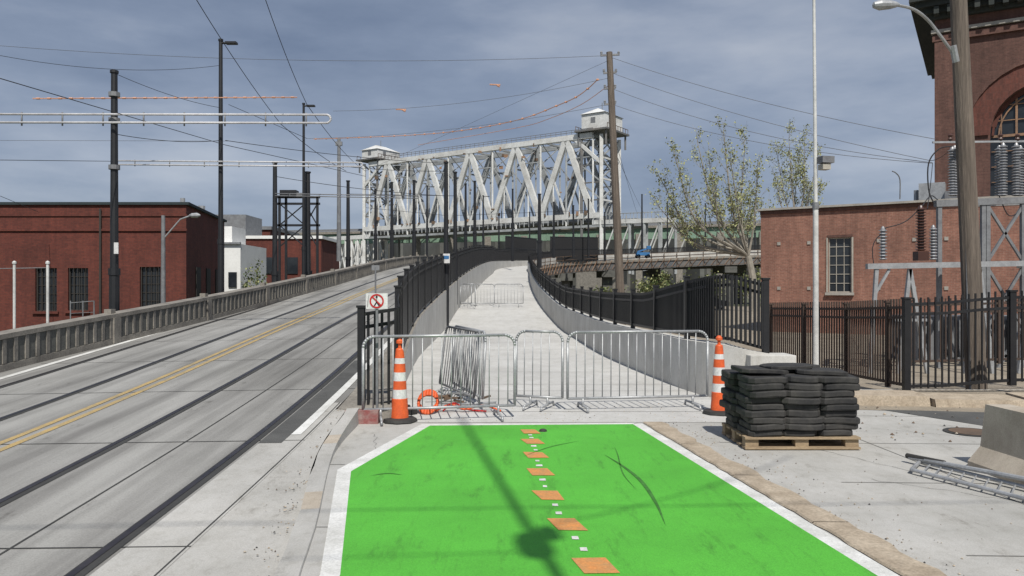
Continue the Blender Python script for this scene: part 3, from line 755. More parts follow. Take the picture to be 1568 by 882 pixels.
c=S(1264,245,14.4); mb.box(c,(.24,.2,.12),'galv_dark',.2); mb.box(c+V((-.02,0,-.13)),(.16,.16,.1),'frame_tan',.2); mb.beam(S(1250,240,14.5),S(1262,240,14.5),.03,.03,'galv_dark')
mb.obj('white_pole_with_floodlight')
mb=MB(); mb.tube(S(250,470,30),S(250,330,30),.09,'galv_dark',10,.07); mb.tube(S(250,366,30),S(276,336,30),.03,'galv',8); mb.tube(S(276,336,30),S(292,330,30),.03,'galv',8)
mb.lathe(S(290,330,30),[(.04,0),(.09,.1),(.1,.3),(.03,.42)],'galv',10,axis=(1,0,.02)); mb.obj('street_lamp')
mb=MB(); mb.pline(cr([S(1378,305,60),S(1378,275,60),S(1372,265,60),S(1366,262,60)],4),.045,'galv_dark',6); mb.obj('street_lamp')
mb=MB(); mb.tube(S(519,400,60),S(519,212,60),.18,'galv_dark',10,.12); mb.box(S(519,220,60),(.5,.2,.3),'galv_dark'); mb.obj('steel_utility_pole')
mb=MB()
for u in(22,73):
    b_=S(u,520,17.5); mb.tube(b_,S(u,404,17.5),.03,'white_pole',10); mb.lathe(S(u,404,17.5),[(.045,0),(.045,.04),(.01,.07)],'white_pole',10)
mb.tube(S(-40,412,17.5),S(73,410,17.5),.010,'galv_dark')
mb.obj('pipe_fence_posts')
mb=MB()
for u in(108,127,144):
    q=S(u,498,24); mb.tube(q,q+V((0,0,.75)),.018,'galv_dark',6)
mb.tube(S(108,464,24),S(144,461,24),.014,'galv_dark'); mb.tube(S(108,480,24),S(144,478,24),.008,'galv_dark'); mb.obj('chain_link_fence')

# ---------------------------------------------------------------- buildings
def facade(mb,w,h,ops,k,z0=0,rev=.18,y=0):
    xs=sorted(set([0,w]+[o[0] for o in ops]+[o[1] for o in ops])); zs=sorted(set([z0,h]+[o[2] for o in ops]+[o[3] for o in ops]))
    for a,b_ in zip(xs,xs[1:]):
        for c,d in zip(zs,zs[1:]):
            mx,mz=(a+b_)/2,(c+d)/2
            if any(o[0]<mx<o[1] and o[2]<mz<o[3] for o in ops): continue
            mb.face([(a,y,c),(b_,y,c),(b_,y,d),(a,y,d)],k)
    for o in ops:
        a,b_,c,d=o[:4]; r=y+rev
        mb.face([(a,y,c),(a,r,c),(a,r,d),(a,y,d)],k); mb.face([(b_,r,c),(b_,y,c),(b_,y,d),(b_,r,d)],k)
        mb.face([(a,y,c),(b_,y,c),(b_,r,c),(a,r,c)],k); mb.face([(a,r,d),(b_,r,d),(b_,y,d),(a,y,d)],k)
def window(mb,a,b_,c,d,y,fr,nx=3,nz=5):
    mb.face([(a,y,c),(b_,y,c),(b_,y,d),(a,y,d)],'glass')
    t=.05
    for x in(a+t/2,b_-t/2): mb.box((x,y-.03,(c+d)/2),(t,.05,d-c),fr)
    for z in(c+t/2,d-t/2): mb.box(((a+b_)/2,y-.031,z),(b_-a-2*t,.05,t),fr)
    for i in range(1,nx): mb.box((a+(b_-a)*i/nx,y-.025,(c+d)/2),(.03,.03,d-c-2*t),fr)
    for i in range(1,nz): mb.box(((a+b_)/2,y-.022,c+(d-c)*i/nz),(b_-a-2*t,.028,.03),fr)
def place(x,y,z,ang): return Matrix.Translation((x,y,z))@Matrix.Rotation(ang,4,'Z')
mb=MB(); h=6.0
def ux(u,d=35): return (u-784)/F*d+48.55
ops=[(ux(-60),ux(-25),1.3,3.2),(ux(54),ux(87),1.22,3.15),(ux(104),ux(135),1.25,3.15),(ux(214),ux(246),1.3,3.2)]
facade(mb,34,h,ops,'brick_l')
for o in ops:
    window(mb,o[0],o[1],o[2],o[3],.17,'frame_dark',4,5); mb.box(((o[0]+o[1])/2,-.03,o[2]-.06),(o[1]-o[0]+.2,.14,.1),'brick_l')
    for i in range(5): mb.box((o[0]+(o[1]-o[0])*(i+.5)/5,-.02,(o[2]+o[3])/2),(.02,.02,o[3]-o[2]),'frame_dark')
sl_=-1.6/9
mb.face([(34,0,0),(32.4,9,0),(32.4,9,h),(34,0,h)],'brick_l')
for y in(2.3,4.6,6.9): mb.box((34.02+sl_*y,y,2.3),(.06,.95,1.9),'frame_dark',math.atan(-sl_))
mb.face([(0,0,h-.15),(34,0,h-.15),(32.4,9,h-.15),(0,9,h-.15)],'dark_roof')
mb.box((17,-.02,h+.03),(34.3,.16,.12),'dark_roof'); mb.beam((34.04,.07,h+.031),(32.43,9.1,h+.031),.16,.12,'dark_roof')
mb.box((17,-.03,h-1.15),(34.1,.08,.10),'brick_l'); mb.box((17,-.02,h-.5),(34.1,.06,.07),'brick_l')
mb.box((8,3,h+.3),(1.2,1.2,.8),'galv_dark'); mb.tube((33,2,h),(33,2,h+.5),.12,'galv',8); mb.tube((33.1,4,h),(33.1,4,h+.35),.18,'galv',8)
mb.tube((30.2,-.08,0),(30.2,-.08,h-.2),.05,'frame_dark',8)
mb.obj('brick_warehouse',mtx=place(-48.55,35,-.5,0))
mb=MB(); mb.box((-20.9,60,1.9),(2.3,6,6.2),'white_wall'); mb.box((-21.4,60,5.7),(1.0,3,1.4),'white_wall'); mb.box((-20.3,56.95,2.4),(.6,.1,1.1),'glass'); mb.box((-20.9,56.9,5.05),(2.4,.2,.14),'galv_dark'); mb.obj('white_building')
mb=MB(); mb.box((-24.5,80,2.9),(12,8,7.4),'brick_l'); mb.box((-24.5,80,6.75),(12.3,8.3,.3),'white_wall'); 
for i in range(4): mb.box((-28.5+i*2.4,75.95,4.0),(1.1,.1,1.6),'glass')
mb.box((-27.5,79,8.0),(3,5,2),'galv_dark'); mb.obj('brick_house')
mb=MB(); mb.box((-44,100,4.2),(30,12,9.5),'brick_l'); mb.box((-44,100,9.05),(30.4,12.4,.4),'galv_dark'); mb.obj('brick_warehouse')
# low right building
mb=MB(); w=11.5; h=6.25
ops=[(3.25,4.3,2.1,4.76)]
facade(mb,w,h,ops,'brick_r'); window(mb,3.25,4.3,2.1,4.76,.15,'frame_tan',3,6); mb.box((3.775,-.05,2.03),(1.3,.2,.13),'stone'); mb.box((3.775,-.012,4.83),(1.15,.05,.12),'brick_t')
for x in(3.2,4.35): mb.box((x,-.02,3.43),(.07,.05,2.66),'frame_tan')
mb.box((w/2,-.03,h+.04),(w+.2,.34,.10),'stone'); mb.box((w/2,-.02,h-.12),(w+.05,.08,.14),'brick_t')
mb.face([(0,8,0),(0,0,0),(0,0,h),(0,8,h)],'brick_r'); mb.face([(w,0,0),(w,8,0),(w,8,h),(w,0,h)],'brick_r'); mb.face([(0,0,h-.1),(w,0,h-.1),(w,8,h-.1),(0,8,h-.1)],'dark_roof')
mb.box((-.03,4,h+.041),(.34,8,.10),'stone')
for x in(.9,2.35,5.5,7.0,8.3):
    for z in(4.55,2.3,): 
        if abs(x-3.8)>.8: mb.box((x,-.015,z),(.16,.05,.16),'stone')
mb.box((7.6,2,h+.6),(1.1,1.1,.9),'galv'); mb.tube((6.9,2,h),(6.9,2,h+.8),.12,'galv'); mb.box((8.4,1.5,h+.35),(.5,.5,.5),'galv_dark')
mb.obj('brick_building',mtx=place(12.7,40,-.55,math.atan2(-4.2,6.6)))
# tall building
mb=MB(); w=22; h=17.2; cx=4.55; r=2.25; zs=9.45; z0=4.5
facade(mb,w,h,[(cx-r,cx+r,z0,zs+r),(cx+8-r,cx+8+r,z0,zs+r)],'brick_t',rev=.0)
for c0 in(cx,cx+8):
    n=16; rev=.45
    for i in range(n):
        t0,t1=math.pi*i/n,math.pi*(i+1)/n
        p0=(c0+r*math.cos(t0),zs+r*math.sin(t0)); p1=(c0+r*math.cos(t1),zs+r*math.sin(t1))
        cc=(c0+r if i<n/2 else c0-r, zs+r)
        mb.face([(cc[0],0,cc[1]),(p0[0],0,p0[1]),(p1[0],0,p1[1])],'brick_t')
        mb.face([(p0[0],0,p0[1]),(p0[0],rev,p0[1]),(p1[0],rev,p1[1]),(p1[0],0,p1[1])],'brick_t')
        R0,R1=r+.02,r+1.0
        q=[(c0+R*math.cos(t),zs+R*math.sin(t)) for R,t in((R0,t0),(R1,t0),(R1,t1),(R0,t1))]
        mb.face([(x,-.1,z) for x,z in q],'arch'); mb.face([(q[1][0],-.1,q[1][1]),(q[1][0],0,q[1][1]),(q[2][0],0,q[2][1]),(q[2][0],-.1,q[2][1])],'arch')
        R0,R1=r+1.0,r+1.18
        q=[(c0+R*math.cos(t),zs+R*math.sin(t)) for R,t in((R0,t0),(R1,t0),(R1,t1),(R0,t1))]
        mb.face([(x,-.2,z) for x,z in q],'brick_t'); mb.face([(q[1][0],-.2,q[1][1]),(q[1][0],0,q[1][1]),(q[2][0],0,q[2][1]),(q[2][0],-.2,q[2][1])],'brick_t'); mb.face([(q[0][0],-.1,q[0][1]),(q[0][0],-.2,q[0][1]),(q[3][0],-.2,q[3][1]),(q[3][0],-.1,q[3][1])],'brick_t')
    for x in(c0-r,c0+r): mb.face([(x,0,z0),(x,rev,z0),(x,rev,zs),(x,0,zs)],'brick_t')
    mb.face([(c0-r,rev,z0),(c0+r,rev,z0),(c0+r,rev,zs+r),(c0-r,rev,zs+r)],'glass')
    pts=[V((c0+(r-.1)*math.cos(math.pi*i/16),rev-.08,zs+(r-.1)*math.sin(math.pi*i/16))) for i in range(17)]
    for a,b_ in zip(pts,pts[1:]): mb.beam(a,b_,.1,.2,'arch')
    pts=[V((c0+(r-.35)*math.cos(math.pi*i/16),rev-.08,zs+(r-.35)*math.sin(math.pi*i/16))) for i in range(17)]
    for a,b_ in zip(pts,pts[1:]): mb.beam(a,b_,.08,.06,'rust_lt')
    for i in range(-3,4):
        x=c0+i*.6; zz=math.sqrt(max(0,r*r-(i*.6)**2)); mb.box((x,rev-.06,(z0+zs+zz)/2),(.09 if i%2==0 else .04,.07,zs+zz-z0),'rust_lt')
    z=z0+.6
    while z<zs+r-.3:
        hw_=r if z<zs else math.sqrt(r*r-(z-zs)**2); mb.box((c0,rev-.055,z),(2*hw_-.1,.05,.12 if abs(z-zs)<.4 else .04),'rust_lt'); z+=.72
mb.face([(0,14,0),(0,0,0),(0,0,h),(0,14,h)],'brick_t'); mb.face([(w,0,0),(w,14,0),(w,14,h),(w,0,h)],'brick_t'); mb.face([(0,0,h),(w,0,h),(w,14,h),(0,14,h)],'dark_roof')
mb.box((w/2,-.1,14.62),(w+.3,.3,.16),'stone'); mb.box((w/2,-.07,14.3),(w+.2,.2,.3),'brick_t')
for z,o in((15.35,.25),(15.6,.5),(15.85,.8),(16.1,1.05)): mb.box((w/2,7-o/2,z),(w+2*o,14+o,.26),'cornice')
for i in range(40): mb.box((.1+i*.56,-.55,15.5),(.22,.5,.35),'cornice')
for x in(.6,8.55): mb.box((x,-.08,7.05),(1.2,.2,14.1),'brick_t')
mb.box((w/2,-.1,3.2),(w+.2,.3,.3),'stone')
mb.obj('brick_powerhouse',mtx=place(20.5,38,-.5,math.radians(-31)))

# ---------------------------------------------------------------- substation
mb=MB()
def st(u,vt,vb,d,rp,k,n=14):
    a=S(u,vb,d);b_=S(u,vt,d); L=b_.z-a.z; r=rp*d/F; prof=[]
    m=max(5,int(L/.075))
    for i in range(m): z=L*i/m; prof+=[(r*.55,z),(r,z+L/m*.3),(r*.9,z+L/m*.5),(r*.55,z+L/m*.6)]
    prof+=[(r*.5,L),(r*.25,L+.06)]; mb.lathe(a,prof,k,10)
for d in(20,22.0):
    mb.beam(S(1327,408,d),S(1640,402,d),.14,.14,'galv')
    for u,u2 in((1342,1332),(1393,1375),(1393,1420),(1500,1478),(1500,1520),(1585,1560)):
        a=S(u,412,d); q=S(u2,0,d); mb.beam(a,V((q.x,q.y,-.45)),.09,.09,'galv')
    mb.beam(S(1370,490,d),S(1425,490,d),.07,.07,'galv'); mb.beam(S(1340,450,d),S(1362,412,d),.06,.06,'galv')
for u in(1332,1392,1478,1560): mb.beam(S(u,407,20),S(u,408,22),.1,.1,'galv')
st(1410,318,384,20.5,8,'insul_brown'); mb.box(S(1410,392,20.5),(.28,.28,.24),'insul_brown'); st(1352,350,398,20.5,6,'insul_grey'); st(1429,348,398,20.5,6,'insul_grey'); st(1480,350,398,20.5,6,'insul_grey')
d=21.5
mb.beam(S(1432,312,d),S(1640,304,d),.16,.18,'galv_dark'); mb.beam(S(1470,312,23),S(1640,306,23),.18,.2,'galv')
for u in(1438,1505,1512,1566,1620):
    q=S(u,0,d); mb.beam(S(u,312,d),V((q.x,q.y,-.45)),.11,.11,'galv_dark')
for a,b_ in(((1512,315),(1566,400)),((1566,315),(1512,400)),((1512,410),(1566,500)),((1566,410),(1512,500)),((1566,315),(1620,400)),((1620,315),(1566,400)),((1512,500),(1566,590)),((1566,500),(1512,590))):
    mb.beam(S(*a,d),S(*b_,d),.07,.07,'galv_dark')
for u,vt in((1458,228),(1462,226),(1530,226),(1536,222),(1556,222),(1562,226)): st(u,vt,300,d+ (0.4 if u%4 else 0),6.5,'insul_grey')
mb.beam(S(1428,218,d),S(1600,216,d),.05,.05,'galv')
for u in(1455,1475,1532,1558): mb.lathe(S(u,216,d),[(.03,0),(.07,.05),(.04,.1),(.07,.15),(.02,.2)],'insul_brown',8)
mb.pline(cr([S(1430,312,d),S(1422,290,d),S(1422,250,d),S(1438,228,d),S(1458,224,d)],5),.018,'wire',6)
mb.pline(cr([S(1410,318,20.5),S(1425,300,21),S(1436,306,21)],5),.014,'wire',6); mb.pline(cr([S(1410,318,20.5),S(1385,340,20.5),S(1352,350,20.5)],5),.014,'wire',6)
mb.pline(cr([S(1530,300,d),S(1545,330,d),S(1568,320,d)],5),.014,'wire',6); mb.pline(cr([S(1356,350,20.5),S(1336,380,20.5),S(1345,440,20.5)],5),.012,'wire',6)
mb.tube(S(1490,600,17),S(1490,480,17),.12,'galv',10)
c=S(1470,560,24); mb.box((c.x,c.y,.2),(3.4,1.6,1.4),'galv_dark')
for i in range(16): mb.box((c.x-1.6+i*.21,c.y-.85,.25),(.05,.25,1.1),'galv_dark')
mb.obj('electrical_substation')

# ---------------------------------------------------------------- lift bridge
mb=MB()
A=S(908,330,222); B=S(566,345,272); A.z=23; B.z=23.5
ax=(B-A); ax.z=0; Lb=ax.length; ax.normalize(); nr=V((ax.y,-ax.x,0)); 
if nr.y<0: nr=-nr
Wd=11; np_=10; zb=22.6; zt0,zt1=45.4,45.0
def bp(t,side,z): return V((A.x,A.y,0))+ax*(Lb*t)+nr*(side*Wd)+V((0,0,z))
for side in(0,1):
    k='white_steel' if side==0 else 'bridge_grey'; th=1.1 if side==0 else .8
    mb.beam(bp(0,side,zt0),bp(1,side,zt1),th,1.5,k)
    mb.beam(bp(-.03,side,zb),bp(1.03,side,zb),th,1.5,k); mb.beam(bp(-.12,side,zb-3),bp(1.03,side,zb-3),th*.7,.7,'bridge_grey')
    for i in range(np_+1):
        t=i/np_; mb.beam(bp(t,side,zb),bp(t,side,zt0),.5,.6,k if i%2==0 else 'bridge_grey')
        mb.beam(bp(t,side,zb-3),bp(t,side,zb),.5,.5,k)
    for i in range(0,np_,2):
        t0,t1,t2=i/np_,(i+1)/np_,(i+2)/np_
        w_=1.65
        mb.beam(bp(t1,side,zt0),bp(t0,side,zb),w_*.6,w_,k); mb.beam(bp(t1,side,zt0),bp(t2,side,zb),w_*.6,w_,k)
        m0=(t0+t1)/2; m1=(t1+t2)/2; zm=(zt0+zb)/2
        for m_ in(m0,m1): mb.beam(bp(m_,side,zm),bp(m_,side,zb),.35,.4,k)
        mb.beam(bp(m0,side,zm),bp(t1,side,zb),.35,.5,k); mb.beam(bp(m1,side,zm),bp(t1,side,zb),.35,.5,k)
        mb.beam(bp(t0,side,zt0-6),bp(t1,side,zt0-6),.22,.3,'bridge_grey')
        mb.beam(bp(m0,side,zm),bp(t0,side,zt0-6),.22,.3,'bridge_grey'); mb.beam(bp(m1,side,zm),bp(t2,side,zt0-6),.22,.3,'bridge_grey')
    for z in(zt0+1.5,zt0+2.1): mb.beam(bp(0,side,z),bp(1,side,z-.2),.12,.12,'bridge_dark')
    for i in range(50): mb.beam(bp(i/50,side,zt0+.5),bp(i/50,side,zt0+2.1),.12,.12,'bridge_dark')
for i in range(np_+1):
    t=i/np_
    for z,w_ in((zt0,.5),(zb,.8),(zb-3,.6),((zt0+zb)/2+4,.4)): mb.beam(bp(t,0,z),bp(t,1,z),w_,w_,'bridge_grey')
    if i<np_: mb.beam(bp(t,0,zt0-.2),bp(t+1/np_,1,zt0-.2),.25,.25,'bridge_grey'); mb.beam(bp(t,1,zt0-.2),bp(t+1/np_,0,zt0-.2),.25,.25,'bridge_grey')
    mb.beam(bp(t,0,zt0-7),bp(t,1,zt0),.25,.25,'bridge_grey'); mb.beam(bp(t,1,zt0-7),bp(t,0,zt0),.25,.25,'bridge_grey')
mb.beam(bp(-.15,.5,zb-1.6),bp(1.05,.5,zb-1.6),10,.5,'bridge_dark')
for i in range(60):
    t=-.12+i/60*1.15; mb.box(bp(t,-.04,zb-1.5),(.25,.25,1.7),'bridge_grey')
for t0_,dt in((0,-.03),(1,.03)):
    t2_=t0_+dt
    for side in(0,1):
        mb.beam(bp(t2_,side,5),bp(t2_,side,zt0),1.0,1.0,'white_steel'); mb.beam(bp(t0_-dt*1.4,side,5),bp(t0_-dt*1.4,side,zt0),.7,.7,'bridge_dark')
        mb.beam(bp(t2_,side,zt0-8),bp(t0_-dt*2.5,side,zt0),.7,.9,'white_steel')
        for z in(27,32,37): mb.beam(bp(t2_,side,z),bp(t0_-dt*1.4,side,z+5),.3,.35,'bridge_grey'); mb.beam(bp(t2_,side,z),bp(t0_-dt*1.4,side,z),.3,.35,'bridge_dark')
    z=27
    while z<zt0-4:
        t=t2_
        mb.beam(bp(t,0,z),bp(t,1,z+6),.35,.4,'bridge_grey'); mb.beam(bp(t,1,z),bp(t,0,z+6),.35,.4,'bridge_grey'); mb.beam(bp(t,0,z),bp(t,1,z),.45,.5,'white_steel')
        z+=6
    ang=math.atan2(ax.y,ax.x); c=bp(t0_,.5,zt0)
    mb.box(c+V((0,0,1.3)),(10.5,14,.5),'bridge_dark',ang)
    for sx in(-4.4,4.4):
        for sy in(-6,6): 
            p=c+ax*sx+nr*sy; mb.beam(p+V((0,0,-3)),p+V((0,0,1.2)),.5,.5,'bridge_dark')
    hz=4.6 if t0_==0 else 3.2
    mb.box(c+V((0,0,1.6+hz/2)),(7.4,11,hz),'white_steel',ang)
    mb.box(c-ax*3.71+nr*-2+V((0,0,1.85+hz/2)),(.05,1.4,1.6),'galv_dark',ang); mb.box(c-nr*5.51+V((0,0,2+hz/2)),(1.5,.06,1.6),'galv_dark',ang)
    e=[c+ax*a*4.0+nr*b_*5.9+V((0,0,1.6+hz)) for a,b_ in((-1,-1),(1,-1),(1,1),(-1,1))]; rt=[c+nr*-2.5+V((0,0,3.6+hz)),c+nr*2.5+V((0,0,3.6+hz))]
    mb.face([e[0],e[1],rt[0]],'white_steel'); mb.face([e[1],e[2],rt[1],rt[0]],'white_steel'); mb.face([e[2],e[3],rt[1]],'white_steel'); mb.face([e[3],e[0],rt[0],rt[1]],'white_steel')
    for a_ in range(9):
        for sx in(-5.1,5.1):
            p=c+ax*sx+nr*(-6.5+a_*1.6)+V((0,0,1.5)); mb.beam(p,p+V((0,0,1.3)),.14,.14,'rust')
    for sx in(-5.1,5.1): mb.beam(c+ax*sx+nr*-6.5+V((0,0,2.8)),c+ax*sx+nr*6.3+V((0,0,2.8)),.14,.14,'rust')
    mb.tube(c+V((0,0,3.6+hz)),c+V((0,0,5.6+hz)),.12,'galv_dark')
for i in range(60):
    t=random.random(); p=bp(t,random.choice([0,0,1]),random.choice([zb+.8,zt0-.9,random.uniform(zb,zt0)])); mb.box(p+V((0,-.8,0)),(random.uniform(.3,1.3),.3,random.uniform(.3,1.3)),'rust_lt' if i%2 else 'rust')
for i in range(7):
    t=1.03+i*.035
    for side in(0,1):
        mb.beam(bp(t,side,6),bp(t,side,zb-3),.6,.6,'white_steel'); 
        if i<6: mb.beam(bp(t,side,8),bp(t+.035,side,zb-4),.35,.35,'white_steel'); mb.beam(bp(t+.035,side,8),bp(t,side,zb-4),.35,.35,'bridge_grey')
mb.beam(bp(1.0,.0,zb-2.6),bp(1.9,0,zb-3),1,1.4,'white_steel')
for i in range(5):
    t=-.03-i*.05
    for side in(0,1): mb.beam(bp(t,side,6),bp(t,side,zb-2),.7,.7,'bridge_grey'); mb.beam(bp(t,side,9),bp(t-.05,side,zb-3),.35,.35,'white_steel')
mb.beam(bp(0,0,zb-2),bp(-.28,0,zb-2.4),1,1.2,'white_steel')
for i in range(26):
    t=i*.012; mb.beam(bp(-t,0,zb-1.6),bp(-t,0,zb+.2),.15,.15,'bridge_grey')
mb.beam(bp(0,0,zb+.2),bp(-.3,0,zb-.2),.2,.2,'bridge_grey')
for t in(0,1): mb.box(bp(t,.5,3),(8,16,13),'conc_old',math.atan2(ax.y,ax.x))
mb.obj('lift_truss_bridge')
# green highway bridge behind
mb=MB()
a=S(440,372,300); b_=S(1300,352,250); a.z=20.5;b_.z=20.5
mb.beam(a,b_,2,3.6,'green_steel'); mb.beam(a+V((0,0,2.3)),b_+V((0,0,2.3)),4,.9,'conc_old'); mb.beam(a+V((0,-1.2,3.3)),b_+V((0,-1.2,3.3)),.3,.8,'galv_dark')
for i in range(16):
    p=a.lerp(b_,i/15); mb.beam(V((p.x,p.y,-1)),p,2.2,3,'conc_old')
for i in range(60):
    p=a.lerp(b_,i/59); mb.box(p+V((0,-1.05,0)),(.25,.2,3.4),'green_steel')
mb.obj('highway_girder_bridge')
# signal gantry
mb=MB(); d=58
for u in(428,438,467,486): 
    q=S(u,300,d); mb.beam(V((q.x,q.y,-.5)),q,.16,.16,'black_pole')
for v in(302,312,345): mb.beam(S(422,v,d),S(490,v,d),.16,.16,'black_pole')
for a_,b2 in(((428,312),(467,345)),((467,312),(428,345)),((428,345),(467,378)),((467,345),(428,378)),((467,312),(486,345)),((486,312),(467,345)),((467,345),(486,378))): mb.beam(S(*a_,d),S(*b2,d),.08,.08,'black_pole')
mb.box(S(443,297,d),(1.2,.8,.5),'black_pole'); mb.box(S(462,299,d),(.8,.6,.3),'galv_dark'); mb.obj('signal_gantry')
# boom lift
mb=MB(); c=S(984,389,104); mb.box(c,(1.7,1.2,.4),'blue'); mb.beam(c+V((-.7,0,.3)),c+V((.7,0,.75)),.16,.18,'blue'); mb.box(c+V((.8,0,.85)),(.5,.5,.45),'blue')
for x in(-.65,.65):
    for y in(-.6,.6): mb.lathe(c+V((x,y,-.3)),[(.26,-.1),(.26,.1)],'rubber',12,axis=(0,1,0))
mb.obj('boom_lift')
def car(name,x,y,z,ang,k):
    mb=MB(); pr=[(-2.2,.35),(-2.2,.8),(-1.9,.95),(-1.2,1.0),(-.7,1.42),(.8,1.45),(1.5,1.02),(2.1,.95),(2.25,.7),(2.2,.35)]
    for (a,b_),(c,d) in zip(pr,pr[1:]+pr[:1]):
        kk='glass' if (min(b_,d)>.98 and abs(b_-d)>.2) else k
        mb.face([(a,-.85,b_),(c,-.85,d),(c,.85,d),(a,.85,b_)],kk)
    for s_ in(-.85,.85): mb.face([(a,s_,b_) for a,b_ in pr],k); mb.face([(a,s_*1.01,b_) for a,b_ in((-1.1,1.02),(-.65,1.36),(.75,1.38),(1.35,1.02))],'glass')
    for x_ in(-1.35,1.4):
        for s_ in(-.8,.8): mb.lathe((x_,s_-.1,.33),[(.33,0),(.33,.2)],'rubber',14,axis=(0,1,0)); mb.lathe((x_,s_-.115,.33),[(.18,0),(.18,.23)],'galv',10,axis=(0,1,0))
    mb.obj(name,mtx=place(x,y,z,ang))
car('parked_car',14.5,86,-.45,.4,'car_dark'); car('parked_car',17.5,90,-.45,.4,'car_white'); car('parked_car',21,84,-.45,2.8,'car_dark')

# ---------------------------------------------------------------- trees
def limb_tree(name,base,fork,targets,r0,seed,leaf=.24,nl=7,dens=1.0,leafk=('leaf_a','leaf_b'),fill=.5):
    rnd=random.Random(seed); mb=MB(); base=V(base); fork=V(fork)
    P=cr([base,base.lerp(fork,.5)+V((.25,0,0)),fork],4)
    for i,(a,b_) in enumerate(zip(P,P[1:])): mb.tube(a,b_,r0*(1-.35*i/len(P)),'bark',9,r0*(1-.35*(i+1)/len(P)))
    def rv(z0=-.3,z1=1): return V((rnd.uniform(-1,1),rnd.uniform(-1,1),rnd.uniform(z0,z1))).normalized()
    def leaves(p,n,sp):
        for _ in range(n):
            c=p+V((rnd.gauss(0,sp),rnd.gauss(0,sp),rnd.gauss(0,sp*.9))); s_=leaf*rnd.uniform(.5,1.15)
            a=rv(-1); b_=a.cross(rv(-1)).normalized()
            mb.face([c-a*s_*.5,c+b_*s_*.38,c+a*s_*.5,c-b_*s_*.38],leafk[0] if rnd.random()<.72 else leafk[1])
    def branch(a,d,L,r,lv,lf=1.0):
        q=a.copy(); n=4
        for i in range(n):
            d=(d+V((rnd.uniform(-.2,.2),rnd.uniform(-.2,.2),rnd.uniform(-.04,.20)))).normalized()
            q2=q+d*L/n; mb.tube(q,q2,r*(1-.2*i),'bark',4,max(.010,r*(1-.2*(i+1)))); q=q2
            if lv>0 and rnd.random()<.8:
                branch(q,(d*.8+rv()*.7).normalized(),L*rnd.uniform(.4,.65),r*.5,lv-1,lf)
            if lv<=1 and rnd.random()<fill*lf: leaves(q,max(1,int(rnd.uniform(.3,1.0)*nl)),.20)
        if rnd.random()<lf: leaves(q,nl,.18)
    for tx in targets:
        tx=V(tx); L=(tx-fork).length; lf=rnd.uniform(.45,1.0)
        mid=fork.lerp(tx,.45)+V(((tx.x-fork.x)*.22+rnd.uniform(-.5,.5),rnd.uniform(-.6,.6),-L*.07))
        P=cr([fork,mid,tx],8); n=len(P); rr=r0*.38*(L/12)**.5
        for i,(a,b_) in enumerate(zip(P,P[1:])):
            t=i/n; ra=rr*(1-.85*t); mb.tube(a,b_,ra,'bark',6,rr*(1-.85*(t+1/n)))
            if t>.25 and rnd.random()<.9*dens:
                dd=(b_-a).normalized()
                for _ in range(2 if rnd.random()<.55*dens else 1):
                    branch(b_,(dd*.75+rv(-.1,.9)*.75).normalized(),rnd.uniform(1.1,2.7)*(1.05-.4*t),ra*.4,1,lf)
        branch(tx,(tx-P[-2]).normalized(),1.3,.03,1,lf)
    print(name,len(mb.f)); return mb.obj(name)
D=76
tg=[(1108,205,D),(1068,218,D+2),(1035,245,D-2),(1012,275,D),(1140,228,D+2),(1160,268,D-1),(1085,240,D+3),(1120,255,D-3),(1050,290,D+2),(1010,318,D),(1148,312,D+2),(1095,290,D-3),(1032,340,D+1),(1120,320,D)]
limb_tree('cottonwood_tree',(23.4,76,-.6),S(1146,392,76),[S(*t) for t in tg],.44,3,leaf=.235,nl=5,fill=.38)
D=96
tg=[(1208,212,D),(1190,236,D+2),(1232,216,D),(1250,248,D-2),(1187,272,D),(1222,252,D+3),(1254,290,D),(1238,300,D)]
limb_tree('cottonwood_tree',S(1222,450,96),S(1220,345,96),[S(*t) for t in tg],.36,5,leaf=.25,nl=5,fill=.38)
def shrub(name,c,sz,n,seed,k=('leaf_g','leaf_a'),leaf=.22):
    rnd=random.Random(seed); mb=MB(); c=V(c)
    cl=[V((rnd.uniform(-1,1)*sz[0]*.7,rnd.uniform(-1,1)*sz[1]*.7,rnd.uniform(.2,.9)*sz[2])) for _ in range(14)]
    for q in cl: mb.tube(c,c+q,.05,'bark',4,.02)
    for i in range(n):
        q=rnd.choice(cl); p=c+q+V((rnd.gauss(0,.3)*sz[0]*.5,rnd.gauss(0,.3)*sz[1]*.5,rnd.gauss(0,.25)*sz[2]*.5)); s_=leaf*rnd.uniform(.6,1.2)
        a=V((rnd.uniform(-1,1),rnd.uniform(-1,1),rnd.uniform(-1,1))).normalized(); b_=a.cross(V((rnd.random(),rnd.random(),rnd.random()))).normalized()
        mb.face([p-a*s_*.5,p+b_*s_*.4,p+a*s_*.5,p-b_*s_*.4],rnd.choice(k))
    mb.obj(name)
shrub('shrub',(-15.8,48,-.5),(1.1,1.1,3.6),900,1,('leaf_a','leaf_g'),.18)
for i,(x,y,hh) in enumerate(((20,96,4.2),(25,99,4.0),(30,97,4.6),(12,99,2.6),(35,99,4),(18,100,3.5))): shrub('shrub',(x,y,-.5),(2.6,2,hh),800,20+i,('leaf_g','leaf_a','leaf_b'),.3)
shrub('shrub',(-30,70,-.5),(3,3,5),900,5,('leaf_a','leaf_b'),.3)
mb=MB(); rnd=random.Random(4)
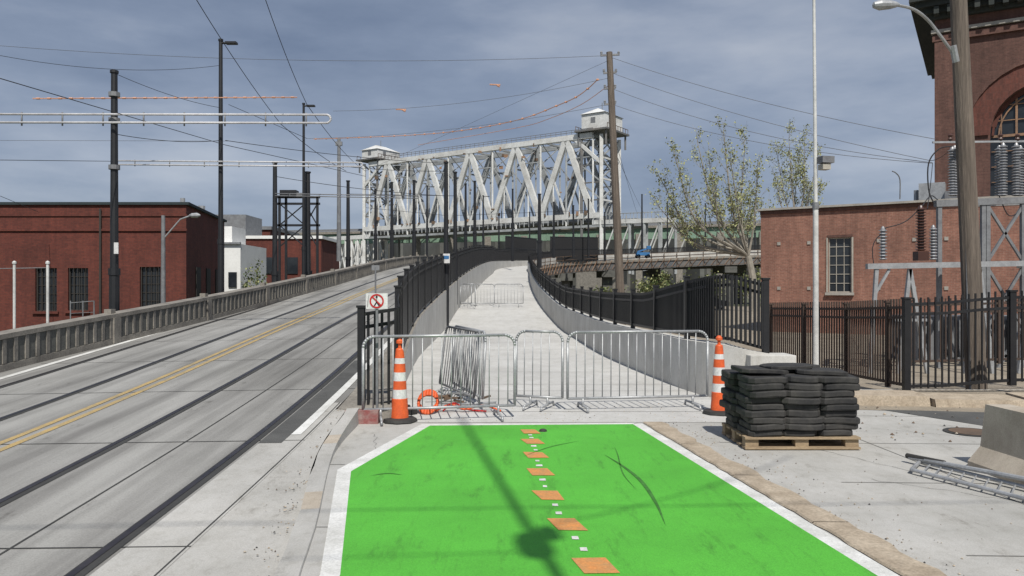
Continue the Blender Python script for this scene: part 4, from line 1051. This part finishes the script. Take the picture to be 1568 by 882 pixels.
for layer,(D,hh) in enumerate(((900,66),(820,52))):
    pts=[]
    for i in range(400):
        x=-900+i*4.5; z=hh+8*math.sin(x*.006+layer)+4*math.sin(x*.021)+rnd.uniform(-2.2,2.2); pts.append((x,D+15*math.sin(i),z))
    for a,b_ in zip(pts,pts[1:]):
        mb.face([(a[0],a[1],-2),(b_[0],b_[1],-2),b_,a],'hill')
        mb.face([a,b_,(b_[0],b_[1]+60,b_[2]-10),(a[0],a[1]+60,a[2]-10)],'hill')
mb.obj('hills')

# ---------------------------------------------------------------- light, sky, camera
el=math.radians(53); hd=V((-.16,1,0)).normalized(); dr=V((hd.x*math.cos(el),hd.y*math.cos(el),-math.sin(el)))
sl=bpy.data.lights.new('sun','SUN'); sl.energy=4.5; sl.angle=math.radians(.5); sl.color=(1,.955,.88)
so=bpy.data.objects.new('sun',sl); so.rotation_euler=dr.to_track_quat('-Z','Y').to_euler(); bpy.context.scene.collection.objects.link(so)
w=bpy.data.worlds.new('World'); bpy.context.scene.world=w; w.use_nodes=True; nt=w.node_tree; nt.nodes.clear()
sky=N(nt,'ShaderNodeTexSky',sky_type='NISHITA'); sky.sun_disc=False; sky.sun_elevation=el; sky.sun_rotation=math.atan2(-hd.x,-hd.y)
bg1=N(nt,'ShaderNodeBackground'); bg1.inputs['Strength'].default_value=.10; nt.links.new(sky.outputs[0],bg1.inputs['Color'])
tc=N(nt,'ShaderNodeTexCoord'); mp=N(nt,'ShaderNodeMapping'); mp.inputs['Scale'].default_value=(1,1,3.4); mp.inputs['Location'].default_value=(.3,.1,.2); nt.links.new(tc.outputs['Generated'],mp.inputs['Vector'])
n1=noise(nt,mp.outputs[0],2.4,8,.55)
sx=N(nt,'ShaderNodeSeparateXYZ'); nt.links.new(tc.outputs['Generated'],sx.inputs[0])
cl=ramp(nt,n1,[(.34,(.185,.235,.34)),(.48,(.26,.315,.425)),(.60,(.37,.42,.52)),(.72,(.47,.51,.59))])
hz=ramp(nt,sx.outputs[2],[(0,(1.28,1.24,1.15)),(.12,(1.10,1.09,1.07)),(.36,(.84,.86,.89))])
c=mixc(nt,1.0,cl,hz,'MULTIPLY')
bg2=N(nt,'ShaderNodeBackground'); bg2.inputs['Strength'].default_value=1.0; nt.links.new(c,bg2.inputs['Color'])
ms=N(nt,'ShaderNodeMixShader'); ms.inputs[0].default_value=.88; nt.links.new(bg1.outputs[0],ms.inputs[1]); nt.links.new(bg2.outputs[0],ms.inputs[2])
ow=N(nt,'ShaderNodeOutputWorld'); nt.links.new(ms.outputs[0],ow.inputs[0])
cd=bpy.data.cameras.new('camera'); cd.sensor_width=36; cd.lens=36*F/1568; cd.clip_end=6000; cd.clip_start=.1; cd.shift_y=2/1568
co=bpy.data.objects.new('camera',cd); co.location=(0,0,H); co.rotation_euler=(math.pi/2,0,0); bpy.context.scene.collection.objects.link(co)
sc_=bpy.context.scene; sc_.camera=co
sc_.view_settings.view_transform='Standard'; sc_.view_settings.look='None'; sc_.view_settings.exposure=0
